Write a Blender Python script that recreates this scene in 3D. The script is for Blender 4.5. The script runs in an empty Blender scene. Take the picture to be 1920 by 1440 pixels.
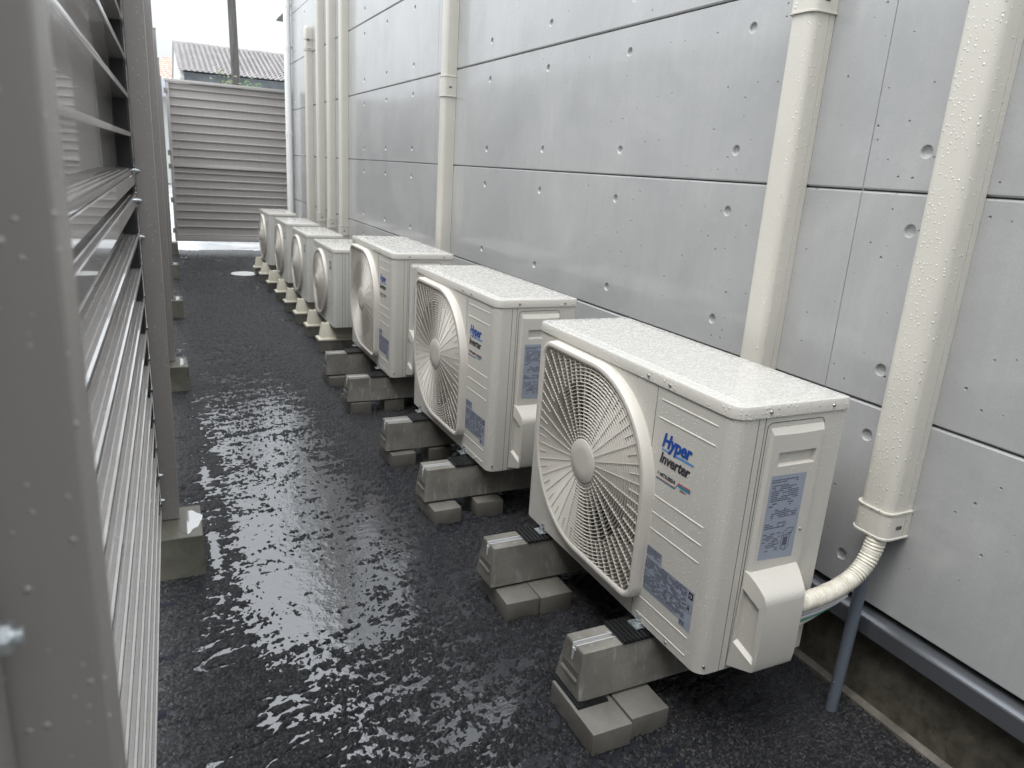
import bpy, bmesh, math, random
import numpy as np
from mathutils import Vector, Matrix
random.seed(7)
C = bpy.context.scene.collection
SC = bpy.context.scene
R = math.radians
PI = math.pi
H = 1.275

# ------------------------------------------------------------------ camera
cam = bpy.data.cameras.new('camera')
cam.sensor_width = 36
cam.lens = 1369 / 1920 * 36
cam.clip_start = 0.02
cam.clip_end = 2000
cam.dof.use_dof = True
cam.dof.focus_distance = 2.3
cam.dof.aperture_fstop = 9.0
co = bpy.data.objects.new('camera', cam)
C.objects.link(co)
RM = Matrix(((0.90081876, 0.06679242, -0.42902719),
             (-0.42968789, 0.27914031, -0.85874851),
             (0.0624009, 0.95792456, 0.28015472)))
co.matrix_world = Matrix.Translation((0, 0, H)) @ RM.to_4x4()
SC.camera = co

# ------------------------------------------------------------------ overcast sky + weak wide sun
W = bpy.data.worlds.new('World')
SC.world = W
W.use_nodes = True
nt = W.node_tree
nt.nodes.clear()
SUN_EL, SUN_AZ = 62, 250
sky = nt.nodes.new('ShaderNodeTexSky')
sky.sky_type = 'NISHITA'
sky.sun_disc = False
sky.sun_elevation = R(SUN_EL)
sky.sun_rotation = R(SUN_AZ)
sky.dust_density = 6
sky.air_density = 1.0
sky.ozone_density = 1.0
hs = nt.nodes.new('ShaderNodeHueSaturation')
hs.inputs['Saturation'].default_value = 0.30
tc = nt.nodes.new('ShaderNodeTexCoord')
sp = nt.nodes.new('ShaderNodeSeparateXYZ')
mx = nt.nodes.new('ShaderNodeMapRange')          # cloud cover: brighter towards the zenith
mx.inputs['From Min'].default_value = 0.0
mx.inputs['From Max'].default_value = 1.0
mx.inputs['To Min'].default_value = 5.0
mx.inputs['To Max'].default_value = 30.0
mixc = nt.nodes.new('ShaderNodeMix')
mixc.data_type = 'RGBA'
mixc.inputs['Factor'].default_value = 0.8
cl = nt.nodes.new('ShaderNodeMix')
cl.data_type = 'RGBA'
cl.blend_type = 'MULTIPLY'
cl.inputs['Factor'].default_value = 1
cl.inputs['B'].default_value = (0.92, 0.962, 1.0, 1)
bg = nt.nodes.new('ShaderNodeBackground')
bg.inputs['Strength'].default_value = 0.10
ow = nt.nodes.new('ShaderNodeOutputWorld')
L = nt.links.new
L(sky.outputs[0], hs.inputs['Color'])
L(tc.outputs['Generated'], sp.inputs[0])
L(sp.outputs['Z'], mx.inputs['Value'])
L(mx.outputs['Result'], cl.inputs['A'])
L(hs.outputs[0], mixc.inputs['A'])
L(cl.outputs['Result'], mixc.inputs['B'])
L(mixc.outputs['Result'], bg.inputs['Color'])
L(bg.outputs[0], ow.inputs[0])

sd = bpy.data.lights.new('sun', 'SUN')
sd.energy = 0.9
sd.angle = R(25)
sd.color = (1.0, 0.97, 0.92)
so = bpy.data.objects.new('sun', sd)
C.objects.link(so)
az = R(SUN_AZ)
dv = Vector((math.sin(az) * math.cos(R(SUN_EL)), math.cos(az) * math.cos(R(SUN_EL)), math.sin(R(SUN_EL))))
so.rotation_euler = dv.to_track_quat('Z', 'Y').to_euler()
so.location = (-3, -2, 8)
SC.view_settings.view_transform = 'Standard'
SC.view_settings.look = 'None'
SC.view_settings.gamma = 1
SC.view_settings.exposure = 0.65

# ------------------------------------------------------------------ materials
class NT:
    def __init__(s, name):
        s.m = bpy.data.materials.new(name)
        s.m.use_nodes = True
        s.t = s.m.node_tree
        s.p = s.t.nodes['Principled BSDF']
        s.obj = None

    def n(s, typ, **kw):
        x = s.t.nodes.new(typ)
        for k, v in kw.items():
            setattr(x, k, v)
        return x

    def link(s, a, b):
        s.t.links.new(a, b)

    def coord(s, scale=(1, 1, 1), loc=(0, 0, 0), rot=(0, 0, 0)):
        g = s.n('ShaderNodeNewGeometry')
        m = s.n('ShaderNodeMapping')
        m.inputs['Scale'].default_value = scale
        m.inputs['Location'].default_value = loc
        m.inputs['Rotation'].default_value = rot
        s.link(g.outputs['Position'], m.inputs['Vector'])
        return m.outputs[0]

    def noise(s, vec, scale, detail=4, rough=0.55, dist=0):
        x = s.n('ShaderNodeTexNoise')
        x.inputs['Scale'].default_value = scale
        x.inputs['Detail'].default_value = detail
        x.inputs['Roughness'].default_value = rough
        x.inputs['Distortion'].default_value = dist
        s.link(vec, x.inputs['Vector'])
        return x.outputs['Fac']

    def ramp(s, fac, stops):
        x = s.n('ShaderNodeValToRGB')
        e = x.color_ramp.elements
        while len(e) > 1:
            e.remove(e[-1])
        for i, (p, c) in enumerate(stops):
            el = e[0] if i == 0 else e.new(p)
            el.position = p
            el.color = c if len(c) == 4 else (*c, 1)
        s.link(fac, x.inputs[0])
        return x.outputs[0]

    def math(s, op, a, b=None, clamp=False):
        x = s.n('ShaderNodeMath', operation=op)
        x.use_clamp = clamp
        for i, v in enumerate((a, b)):
            if v is None:
                continue
            if isinstance(v, (int, float)):
                x.inputs[i].default_value = v
            else:
                s.link(v, x.inputs[i])
        return x.outputs[0]

    def mix(s, fac, a, b, mode='MIX'):
        x = s.n('ShaderNodeMix', data_type='RGBA', blend_type=mode)
        for nm, v in (('Factor', fac), ('A', a), ('B', b)):
            if isinstance(v, (int, float)):
                x.inputs[nm].default_value = v
            elif isinstance(v, tuple):
                x.inputs[nm].default_value = v if len(v) == 4 else (*v, 1)
            else:
                s.link(v, x.inputs[nm])
        return x.outputs['Result']

    def bump(s, h, strength=0.3, dist=0.01, normal=None):
        x = s.n('ShaderNodeBump')
        x.inputs['Strength'].default_value = strength
        x.inputs['Distance'].default_value = dist
        s.link(h, x.inputs['Height'])
        if normal is not None:
            s.link(normal, x.inputs['Normal'])
        return x.outputs[0]

    def set(s, **kw):
        for k, v in kw.items():
            k = {'base': 'Base Color', 'rough': 'Roughness', 'metal': 'Metallic', 'ior': 'IOR', 'normal': 'Normal',
                 'coat': 'Coat Weight', 'coatr': 'Coat Roughness', 'trans': 'Transmission Weight', 'coatn': 'Coat Normal',
                 'spec': 'Specular IOR Level', 'alpha': 'Alpha'}[k]
            i = s.p.inputs[k]
            if isinstance(v, (int, float)):
                i.default_value = v
            elif isinstance(v, tuple):
                i.default_value = v if len(v) == 4 else (*v, 1)
            else:
                s.link(v, i)
        return s.m

    # rain beads: little domes of random size, thrown by a cell texture
    def beads(s, cell, dens, rmin=0.12, rmax=0.36, amp=0.6, squash=(1, 1, 1)):
        v = s.coord(squash)
        vo = s.n('ShaderNodeTexVoronoi', feature='F1')
        vo.inputs['Scale'].default_value = 1 / cell
        vo.inputs['Randomness'].default_value = 0.9
        s.link(v, vo.inputs['Vector'])
        sep = s.n('ShaderNodeSeparateColor')
        s.link(vo.outputs['Color'], sep.inputs[0])
        r0 = s.math('MULTIPLY', s.math('POWER', sep.outputs[0], 2.0), rmax - rmin)
        r = s.math('ADD', r0, rmin)
        on = s.math('LESS_THAN', sep.outputs[1], dens)
        q = s.math('DIVIDE', vo.outputs['Distance'], r)
        h = s.math('SUBTRACT', 1.0, s.math('MULTIPLY', q, q), clamp=True)
        h = s.math('MULTIPLY', s.math('POWER', h, 0.6), s.math('MULTIPLY', r, cell * amp))
        h = s.math('MULTIPLY', h, on)
        mask = s.math('MULTIPLY', s.math('LESS_THAN', q, 1.0), on)
        return h, mask


def paint(name, col, rough=0.4, bead=None, var=0.06, coat=0.0, grime=0.0):
    t = NT(name)
    v = t.coord()
    n1 = t.noise(v, 6, 5)
    f = t.ramp(n1, [(0.3, (1 - var,) * 3), (0.7, (1 + var * 0.3,) * 3)])
    base = t.mix(1.0, col, f, 'MULTIPLY')
    if grime:
        g = t.noise(t.coord((14, 14, 1.6)), 1.5, 6, 0.6)
        base = t.mix(t.math('MULTIPLY', t.ramp(g, [(0.45, (0, 0, 0)), (0.75, (1, 1, 1))]), grime), base,
                     tuple(c * 0.55 for c in col))
    nrm = t.bump(t.noise(v, 900, 2), 0.05, 0.001)
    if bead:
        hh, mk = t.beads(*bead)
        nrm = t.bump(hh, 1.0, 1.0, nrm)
        base = t.mix(t.math('MULTIPLY', mk, 0.38), base, (0.92, 0.92, 0.92))  # bead spots whitened in the base colour to stand for drop highlights
        rg = t.math('ADD', t.math('MULTIPLY', mk, 0.06 - rough), rough)
        t.set(rough=rg)
    else:
        t.set(rough=rough)
    t.set(base=base, normal=nrm, coat=coat, coatr=0.12)
    return t.m


M = {}
IV = (0.55, 0.53, 0.485)
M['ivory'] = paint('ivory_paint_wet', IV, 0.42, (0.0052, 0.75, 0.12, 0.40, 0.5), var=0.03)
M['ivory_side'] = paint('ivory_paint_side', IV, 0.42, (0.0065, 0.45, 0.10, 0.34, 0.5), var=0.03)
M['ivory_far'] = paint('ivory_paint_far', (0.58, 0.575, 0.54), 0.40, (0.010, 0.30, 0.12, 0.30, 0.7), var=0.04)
M['grille'] = paint('grille_plastic', (0.58, 0.55, 0.50), 0.38, var=0.02)
M['rib'] = paint('raised_rib_plastic', (0.62, 0.60, 0.55), 0.3, var=0.02)

t = NT('rain_film_top')            # pooled beads lying on flat ivory tops
v = t.coord()
n1 = t.noise(v, 80, 2, 0.5, 1.0)
gg = t.n('ShaderNodeNewGeometry'); sz = t.n('ShaderNodeSeparateXYZ'); t.link(gg.outputs['True Normal'], sz.inputs[0])
up_ = t.math('GREATER_THAN', sz.outputs[2], 0.8)
film = t.math('MULTIPLY', t.ramp(n1, [(0.46, (0, 0, 0)), (0.54, (1, 1, 1))]), up_)
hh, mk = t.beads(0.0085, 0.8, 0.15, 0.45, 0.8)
nrm = t.bump(film, 0.32, 0.0014)
nrm = t.bump(hh, 0.55, 1.0, nrm)
t.set(base=t.mix(t.math('MULTIPLY', mk, 0.2), t.mix(up_, IV, (0.52, 0.51, 0.48)), (0.65, 0.65, 0.64)), rough=t.math('ADD', t.math('MULTIPLY', film, -0.3), 0.36), normal=nrm, coat=0.3, coatr=0.05)  # beads made paler in the colour too, as painted highlights
M['top'] = t.m

t = NT('coil_dark'); t.set(base=(0.015, 0.015, 0.017), rough=0.6); M['dark'] = t.m
t = NT('panel_gap_shadowed'); t.set(base=(0.10, 0.095, 0.085), rough=0.7); M['gap'] = t.m
t = NT('fan_blade_plastic'); t.set(base=(0.30, 0.29, 0.27), rough=0.5); M['fanblade'] = t.m
t = NT('screw_steel'); t.set(base=(0.35, 0.33, 0.30), rough=0.35, metal=0.9); M['screw'] = t.m
t = NT('galvanised_steel')
g = t.noise(t.coord(), 60, 3)
t.set(base=t.ramp(g, [(0.3, (0.50, 0.54, 0.56)), (0.7, (0.68, 0.72, 0.74))]), metal=0.85,
      rough=t.ramp(g, [(0.3, (0.22,) * 3), (0.7, (0.4,) * 3)]))
M['galv'] = t.m
t = NT('aluminium_rail')
t.set(base=(0.85, 0.86, 0.88), metal=0.45, rough=0.3); M['alu'] = t.m
t = NT('flashing_steel')
t.set(base=(0.27, 0.285, 0.31), metal=0.8, rough=0.24, normal=t.bump(t.noise(t.coord((1, 4, 1)), 30, 3), 0.15, 0.002)); M['flash'] = t.m
t = NT('ribbed_rubber')
t.set(base=(0.012, 0.012, 0.013), rough=0.32, normal=t.bump(t.noise(t.coord(), 300, 3), 0.3, 0.001)); M['rubber'] = t.m


def concrete(name, col, dark, rough=0.55, wet=0.35, scale=1.0, stain=0.5, streak=0.0):
    t = NT(name)
    v = t.coord()
    a = t.noise(v, 9 * scale, 7, 0.62, 0.4)
    b = t.noise(v, 160, 4, 0.6)
    c1 = t.ramp(a, [(0.35, dark), (0.66, col)])
    c1 = t.mix(t.ramp(b, [(0.35, (0.35,) * 3), (0.65, (0,) * 3)]), c1, tuple(x * 0.62 for x in col))
    if streak:
        s_ = t.noise(t.coord((60, 60, 6)), 1.0, 4, 0.6)
        c1 = t.mix(t.math('MULTIPLY', t.ramp(s_, [(0.58, (0, 0, 0)), (0.70, (1, 1, 1))]), streak), c1, (0.42, 0.42, 0.40))
    vo = t.n('ShaderNodeTexVoronoi'); vo.inputs['Scale'].default_value = 90
    t.link(v, vo.inputs['Vector'])
    pits = t.ramp(vo.outputs['Distance'], [(0.06, (0, 0, 0)), (0.16, (1, 1, 1))])
    hgt = t.math('ADD', t.math('MULTIPLY', b, 0.6), t.math('MULTIPLY', pits, 0.25))
    rg = t.ramp(a, [(0.4, (wet,) * 3), (0.62, (rough,) * 3)])
    t.set(base=c1, rough=rg, normal=t.bump(hgt, 0.45, 0.0022))
    return t.m


M['beam'] = concrete('wet_cast_concrete', (0.240, 0.228, 0.200), (0.140, 0.132, 0.115), streak=0.45)
M['paver'] = concrete('wet_paver', (0.195, 0.184, 0.160), (0.110, 0.103, 0.088), scale=0.7)
M['footing'] = concrete('mossy_footing_concrete', (0.205, 0.197, 0.160), (0.095, 0.090, 0.066))
M['base'] = concrete('dark_wet_foundation', (0.120, 0.110, 0.085), (0.050, 0.045, 0.034), 0.6, 0.35, 3.0)
M['edge'] = concrete('foundation_edge_mortar', (0.17, 0.155, 0.13), (0.06, 0.055, 0.042))
M['pavement'] = concrete('pale_wet_pavement', (0.62, 0.63, 0.64), (0.5, 0.5, 0.52), 0.25, 0.08, 0.2)
M['plastic'] = paint('cream_foot_plastic', (0.56, 0.53, 0.43), 0.4, var=0.05)
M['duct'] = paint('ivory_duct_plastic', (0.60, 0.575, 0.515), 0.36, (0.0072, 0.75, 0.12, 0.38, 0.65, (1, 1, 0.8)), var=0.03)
M['duct_far'] = paint('ivory_duct_plastic_far', (0.56, 0.54, 0.485), 0.36, var=0.04)
M['white_pvc'] = paint('white_pvc', (0.80, 0.81, 0.80), 0.35, var=0.03)
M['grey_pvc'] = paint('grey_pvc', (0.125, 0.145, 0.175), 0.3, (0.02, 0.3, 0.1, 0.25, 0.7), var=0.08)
M['cable_grey'] = paint('grey_cable_jacket', (0.36, 0.36, 0.38), 0.45)
M['cable_green'] = paint('green_earth_wire', (0.03, 0.22, 0.14), 0.45)
t = NT('vinyl_tape')
w = t.n('ShaderNodeTexNoise'); w.inputs['Scale'].default_value = 40
t.link(t.coord(), w.inputs['Vector'])
t.set(base=t.ramp(w.outputs['Fac'], [(0.3, (0.55, 0.52, 0.44)), (0.7, (0.70, 0.67, 0.59))]), rough=0.42)
M['tape'] = t.m

# wall cladding: concrete-look board, factory clear coat, pits, clouding, rain streaks
t = NT('concrete_look_board')
v = t.coord()
a = t.noise(v, 2.2, 7, 0.6, 0.6)
b = t.noise(t.coord((1, 14, 1.0)), 3.0, 5, 0.6)
c = t.noise(v, 320, 3, 0.6)
col = t.ramp(a, [(0.30, (0.335, 0.341, 0.342)), (0.52, (0.398, 0.402, 0.402)), (0.72, (0.455, 0.458, 0.455))])
col = t.mix(t.ramp(b, [(0.40, (0.20,) * 3), (0.60, (0,) * 3)]), col, (0.34, 0.344, 0.345))
col = t.mix(t.ramp(c, [(0.35, (0.30,) * 3), (0.60, (0,) * 3)]), col, (0.30, 0.305, 0.31))
vo = t.n('ShaderNodeTexVoronoi', voronoi_dimensions='2D'); vo.inputs['Scale'].default_value = 26
sxyz = t.n('ShaderNodeSeparateXYZ'); t.link(v, sxyz.inputs[0])
cxyz = t.n('ShaderNodeCombineXYZ'); t.link(sxyz.outputs[1], cxyz.inputs[0]); t.link(sxyz.outputs[2], cxyz.inputs[1])
t.link(cxyz.outputs[0], vo.inputs['Vector'])
sep = t.n('ShaderNodeSeparateColor'); t.link(vo.outputs['Color'], sep.inputs[0])
rr = t.math('MULTIPLY', t.math('POWER', sep.outputs[0], 2.0), 0.11)
pit = t.math('MULTIPLY', t.math('LESS_THAN', vo.outputs['Distance'], rr), t.math('LESS_THAN', sep.outputs[1], 0.42))
pith = t.math('MULTIPLY', t.math('SUBTRACT', vo.outputs['Distance'], rr), t.math('MULTIPLY', pit, 1.0))
hgt = t.math('ADD', t.math('MULTIPLY', t.noise(v, 25, 4), 0.0010), t.math('MULTIPLY', pith, 0.07))
col = t.mix(t.math('MULTIPLY', pit, 0.12), col, (0.16, 0.165, 0.17))
n1 = t.bump(hgt, 1.0, 1.0)
n1 = t.bump(c, 0.12, 0.0012, n1)
cn = t.bump(t.noise(t.coord((1, 20, 2.5)), 2.0, 5, 0.65), 0.10, 0.002)
t.set(base=col, rough=0.42, normal=n1, coat=1.0, coatr=0.11, coatn=cn)
M['wall'] = t.m

# fence: warm-grey baked aluminium, wet
def fence_mat(name, rough, bead, col=(0.31, 0.290, 0.272), coat=0.0, bw=0.25):
    t = NT(name)
    v = t.coord()
    wav = t.noise(t.coord((3, 1.2, 3)), 3, 2)
    st = t.noise(t.coord((40, 40, 2)), 1.0, 4)
    base = t.mix(t.ramp(st, [(0.45, (0, 0, 0)), (0.7, (0.3,) * 3)]), col, tuple(c * 0.8 for c in col))
    n = t.bump(wav, 0.25, 0.003)
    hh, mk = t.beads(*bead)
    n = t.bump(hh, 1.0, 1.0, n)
    base = t.mix(t.math('MULTIPLY', mk, bw), base, (0.75, 0.75, 0.75))  # drop glints put into the colour as pale bead spots
    t.set(base=base, rough=rough, normal=n, coat=coat, coatr=0.04)
    return t.m
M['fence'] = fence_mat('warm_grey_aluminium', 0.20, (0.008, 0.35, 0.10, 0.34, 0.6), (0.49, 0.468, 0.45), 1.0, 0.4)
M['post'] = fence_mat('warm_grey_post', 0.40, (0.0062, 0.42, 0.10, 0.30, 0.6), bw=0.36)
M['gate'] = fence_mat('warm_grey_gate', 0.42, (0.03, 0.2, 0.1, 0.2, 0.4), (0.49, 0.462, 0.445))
M['galv_bolt'] = M['galv']

# ground
t = NT('wet_asphalt')
v = t.coord()
g1 = t.n('ShaderNodeTexVoronoi'); g1.inputs['Scale'].default_value = 210
t.link(v, g1.inputs['Vector'])
n2 = t.noise(v, 700, 3, 0.6)
big = t.noise(v, 1.3, 5)
col = t.ramp(g1.outputs['Color'], [(0.2, (0.005, 0.005, 0.006)), (0.6, (0.013, 0.013, 0.015)), (0.88, (0.095, 0.095, 0.102))])
col = t.mix(t.ramp(big, [(0.4, (0, 0, 0)), (0.65, (0.4,) * 3)]), col, (0.022, 0.022, 0.027))
hh = t.math('ADD', t.math('MULTIPLY', g1.outputs['Distance'], -0.8), t.math('MULTIPLY', n2, 0.8))
t.set(base=col, rough=t.ramp(big, [(0.35, (0.26,) * 3), (0.65, (0.38,) * 3)]), spec=0.55, ior=1.5,
      normal=t.bump(hh, 1.0, 0.0045))
M['asphalt'] = t.m
t = NT('standing_water')
v = t.coord()
n = t.bump(t.noise(v, 28, 4), 0.38, 0.004)
t.set(base=(0.016, 0.018, 0.026), rough=0.07, spec=0.75, ior=1.8, normal=n)
M['water'] = t.m
t = NT('thin_water_film'); t.set(base=(0.22, 0.215, 0.19), rough=0.03, spec=1.0, ior=2.2); M['film'] = t.m
t = NT('sticker_blue_grey'); t.set(base=(0.30, 0.335, 0.405), rough=0.35); M['sticker'] = t.m
t = NT('print_black'); t.set(base=(0.03, 0.03, 0.04), rough=0.5); M['ink'] = t.m
t = NT('print_grey'); t.set(base=(0.11, 0.12, 0.16), rough=0.5); M['ink2'] = t.m
t = NT('print_blue'); t.set(base=(0.010, 0.070, 0.33), rough=0.4); M['blue'] = t.m
t = NT('print_light_blue'); t.set(base=(0.10, 0.27, 0.55), rough=0.4); M['lblue'] = t.m
t = NT('print_teal'); t.set(base=(0.02, 0.22, 0.34), rough=0.4); M['teal'] = t.m
t = NT('print_red'); t.set(base=(0.50, 0.09, 0.08), rough=0.4); M['red'] = t.m

# ------------------------------------------------------------------ mesh helpers
class MB:
    def __init__(s):
        s.v = []; s.f = []; s.mi = []; s.cur = 0

    def add(s, vs, fs):
        o = len(s.v)
        s.v += [tuple(p) for p in vs]
        s.f += [tuple(i + o for i in f) for f in fs]
        s.mi += [s.cur] * len(fs)

    def box(s, x0, x1, y0, y1, z0, z1):
        s.add([(x0, y0, z0), (x1, y0, z0), (x1, y1, z0), (x0, y1, z0), (x0, y0, z1), (x1, y0, z1), (x1, y1, z1), (x0, y1, z1)],
              [(0, 3, 2, 1), (4, 5, 6, 7), (0, 1, 5, 4), (1, 2, 6, 5), (2, 3, 7, 6), (3, 0, 4, 7)])

    def prism(s, pts, a, b, axis='z', cap=True):
        n = len(pts)
        if axis == 'z':
            f = lambda p, h: (p[0], p[1], h)
        elif axis == 'y':
            f = lambda p, h: (p[0], h, p[1])
        else:
            f = lambda p, h: (h, p[0], p[1])
        vs = [f(p, a) for p in pts] + [f(p, b) for p in pts]
        fs = [(i, (i + 1) % n, n + (i + 1) % n, n + i) for i in range(n)]
        if cap:
            fs += [tuple(range(n - 1, -1, -1)), tuple(range(n, 2 * n))]
        s.add(vs, fs)

    def loft(s, loops, closed=True, cap=True):
        n = len(loops[0]); vs = [p for l in loops for p in l]; fs = []
        for k in range(len(loops) - 1):
            for i in range(n if closed else n - 1):
                j = (i + 1) % n
                fs.append((k * n + i, k * n + j, (k + 1) * n + j, (k + 1) * n + i))
        if cap:
            fs.append(tuple(range(n - 1, -1, -1)))
            fs.append(tuple((len(loops) - 1) * n + i for i in range(n)))
        s.add(vs, fs)

    def cyl(s, p, q, r, n=16, r2=None):
        p = Vector(p); q = Vector(q); d = (q - p).normalized()
        a = d.orthogonal().normalized(); b = d.cross(a)
        r2 = r if r2 is None else r2
        lp = [[c + (a * math.cos(2 * PI * i / n) + b * math.sin(2 * PI * i / n)) * rr for i in range(n)] for c, rr in ((p, r), (q, r2))]
        s.loft(lp)

    def tube(s, pts, rad, n=16, res=1):
        P = [Vector(p) for p in pts]; loops = []
        up = None
        for i, p in enumerate(P):
            d = (P[min(i + 1, len(P) - 1)] - P[max(i - 1, 0)]).normalized()
            a = d.orthogonal().normalized() if up is None else (up - d * up.dot(d)).normalized()
            up = a; b = d.cross(a)
            r = rad(i) if callable(rad) else rad
            loops.append([p + (a * math.cos(2 * PI * k / n) + b * math.sin(2 * PI * k / n)) * r for k in range(n)])
        s.loft(loops)

    def obj(s, name, mats, parent=None, bevel=0, seg=2, smooth=35, fix=True):
        me = bpy.data.meshes.new(name)
        me.from_pydata(s.v, [], s.f)
        for m in (mats if isinstance(mats, (list, tuple)) else [mats]):
            me.materials.append(m)
        me.polygons.foreach_set('material_index', s.mi)
        if bevel or fix:
            bm = bmesh.new(); bm.from_mesh(me)
            if fix:
                bmesh.ops.recalc_face_normals(bm, faces=bm.faces)
            if bevel:
                es = [e for e in bm.edges if e.is_manifold and e.calc_face_angle(0) > R(35)]
                bmesh.ops.bevel(bm, geom=es, offset=bevel, segments=seg, profile=0.6, affect='EDGES', clamp_overlap=True)
            bm.to_mesh(me); bm.free()
        if smooth:
            me.polygons.foreach_set('use_smooth', [True] * len(me.polygons))
            me.set_sharp_from_angle(angle=R(smooth))
        o = bpy.data.objects.new(name, me)
        C.objects.link(o)
        if parent:
            o.parent = parent
        return o


def tag(o, label, cat=None, group=None, kind=None):
    if label: o['label'] = label
    if cat: o['category'] = cat
    if group: o['group'] = group
    if kind: o['kind'] = kind
    return o


def empty(name, loc=(0, 0, 0), rz=0, label=None, cat=None, group=None):
    o = bpy.data.objects.new(name, None)
    C.objects.link(o)
    o.empty_display_size = 0.1
    o.location = loc; o.rotation_euler = (0, 0, rz)
    return tag(o, label, cat, group)


def copy_tree(o, parent=None, deep=0):
    c_ = o.copy(); C.objects.link(c_)
    c_.parent = parent
    for ch in list(o.children):
        copy_tree(ch, c_)
    return c_


def text_mesh(txt, size, shear=0.0, off=0.0, sx=1.0):
    cu = bpy.data.curves.new('lettering', 'FONT')
    cu.body = txt; cu.size = size; cu.shear = shear; cu.offset = off
    cu.resolution_u = 3
    ob = bpy.data.objects.new('lettering', cu); C.objects.link(ob)
    dg = bpy.context.evaluated_depsgraph_get(); dg.update()
    me = bpy.data.meshes.new_from_object(ob.evaluated_get(dg))
    vs = [(v.co.x * sx, v.co.y) for v in me.vertices]
    fs = [tuple(p.vertices) for p in me.polygons]
    bpy.data.objects.remove(ob); bpy.data.curves.remove(cu); bpy.data.meshes.remove(me)
    return vs, fs


# smooth value noise for the ground relief
def vnoise(x, y, seed):
    def h(i, j):
        n = (i * 374761393 + j * 668265263 + seed * 974634777) & 0x7fffffff
        n = ((n ^ (n >> 13)) * 1274126177) & 0x7fffffff
        return ((n ^ (n >> 16)) & 0xffff) / 65535.0
    xi = np.floor(x).astype(np.int64); yi = np.floor(y).astype(np.int64)
    fx = x - xi; fy = y - yi
    fx = fx * fx * (3 - 2 * fx); fy = fy * fy * (3 - 2 * fy)
    return (h(xi, yi) * (1 - fx) + h(xi + 1, yi) * fx) * (1 - fy) + (h(xi, yi + 1) * (1 - fx) + h(xi + 1, yi + 1) * fx) * fy


def fbm(x, y, seed, oct=4, gain=0.5):
    a = 1; s = 0; t_ = 0
    for o_ in range(oct):
        s = s + a * vnoise(x * 2 ** o_ + 17.3 * o_, y * 2 ** o_ + 9.1 * o_, seed + o_)
        t_ += a; a *= gain
    return s / t_


# ------------------------------------------------------------------ the ground
mb = MB(); mb.box(-300, 300, -300, 500, -0.5, -0.03)
tag(mb.obj('ground', M['pavement'], smooth=0), None, kind='structure')

def ground_height(X, Y):
    warp = fbm(X * 3, Y * 3, 5, 3) * 0.25
    Ys = Y - 0.22 * X + warp * 0.35                        # rake marks run across the lane, slightly slanted
    streak = fbm(X * 5.0 + warp * 4, Ys * 38, 11, 3) - 0.5
    st2 = fbm(X * 16, Ys * 70, 23, 3) - 0.5
    clump = fbm(X * 55, Y * 55, 31, 3) - 0.5
    fine = fbm(X * 140, Y * 140, 41, 2) - 0.5
    big = fbm(X * 2.2 + 3, Y * 1.5 + 8, 53, 3) - 0.5
    # camber: lowest along the middle of the lane, running off to the right near the camera
    cx = 0.47 - 0.02 * (Y - 2.3) + 0.24 * np.clip(1.75 - Y, 0, 1.0)
    d = np.abs(X - cx)
    wid = 0.30
    dd = np.clip((d / wid - 0.55) / 0.85, 0, 1); dd = dd * dd * (3 - 2 * dd)
    c0 = np.interp(Y, [0.8, 1.3, 1.8, 2.2, 3.2, 4.0, 5.0, 7.0, 10.6], [0.0030, 0.0016, 0.0000, -0.0012, -0.0008, 0.0012, 0.0024, 0.0034, 0.0040])
    base = c0 * (1 - dd) + 0.0058 * dd
    pool = -0.0048 * np.exp(-((X - 0.38) / 0.20) ** 4 - ((Y - 2.2) / 0.50) ** 4)
    pool += -0.0032 * np.exp(-((X - 0.45) / 0.20) ** 4 - ((Y - 3.15) / 0.45) ** 4)
    pool += -0.009 * np.exp(-((X - 0.115) / 0.016) ** 2 - ((Y - 2.35) / 0.17) ** 2)     # puddles beside the footings
    pool += -0.008 * np.exp(-((X - 0.125) / 0.016) ** 2 - ((Y - 3.0) / 0.16) ** 2)
    rdg = np.abs(fbm(X * 34 + 5, Y * 34, 61, 3) - 0.5)
    rel = 0.013 * streak + 0.012 * st2 + 0.017 * clump + 0.013 * fine + 0.012 * big + 0.012 * (0.09 - rdg) + 0.0085 * (fbm(X * 190 + 3, Y * 190, 91, 2) - 0.5)
    # flat trowelled strip by the fence with thin cross cracks
    flat = np.clip((0.27 + 0.10 * big * 4 - X) / 0.10, 0, 1)
    cr = fbm(X * 4 + 9, Ys * 12, 77, 4)
    crack = np.exp(-((cr - 0.5) / 0.017) ** 2)
    grain = fbm(X * 105 + 31, Y * 105, 131, 2) - 0.5
    rel = rel * (1 - 0.66 * flat) - 0.014 * crack * flat + grain * (0.011 - 0.004 * flat)
    return np.clip(base + pool + rel, -0.012, 0.010)


xs = [-0.6]
while xs[-1] < 1.62:
    xs.append(xs[-1] + (0.02 if xs[-1] < -0.12 else 0.0036 if xs[-1] < 1.0 else 0.009))
ys = [0.3]
while ys[-1] < 10.62:
    ys.append(ys[-1] + 0.0036 * max(1.0, (ys[-1] / 1.7) ** 1.3))
ys[-1] = 10.62
X, Y = np.meshgrid(np.array(xs), np.array(ys))
Z = ground_height(X, Y)
nx, ny = len(xs), len(ys)
vv = np.stack([X.ravel(), Y.ravel(), Z.ravel()], 1)
i0 = (np.arange(ny - 1)[:, None] * nx + np.arange(nx - 1)[None, :]).ravel()
ff = np.stack([i0, i0 + 1, i0 + nx + 1, i0 + nx], 1)
me = bpy.data.meshes.new('asphalt_path')
me.vertices.add(len(vv)); me.vertices.foreach_set('co', vv.ravel())
me.loops.add(ff.size); me.loops.foreach_set('vertex_index', ff.ravel().astype(np.int32))
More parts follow.
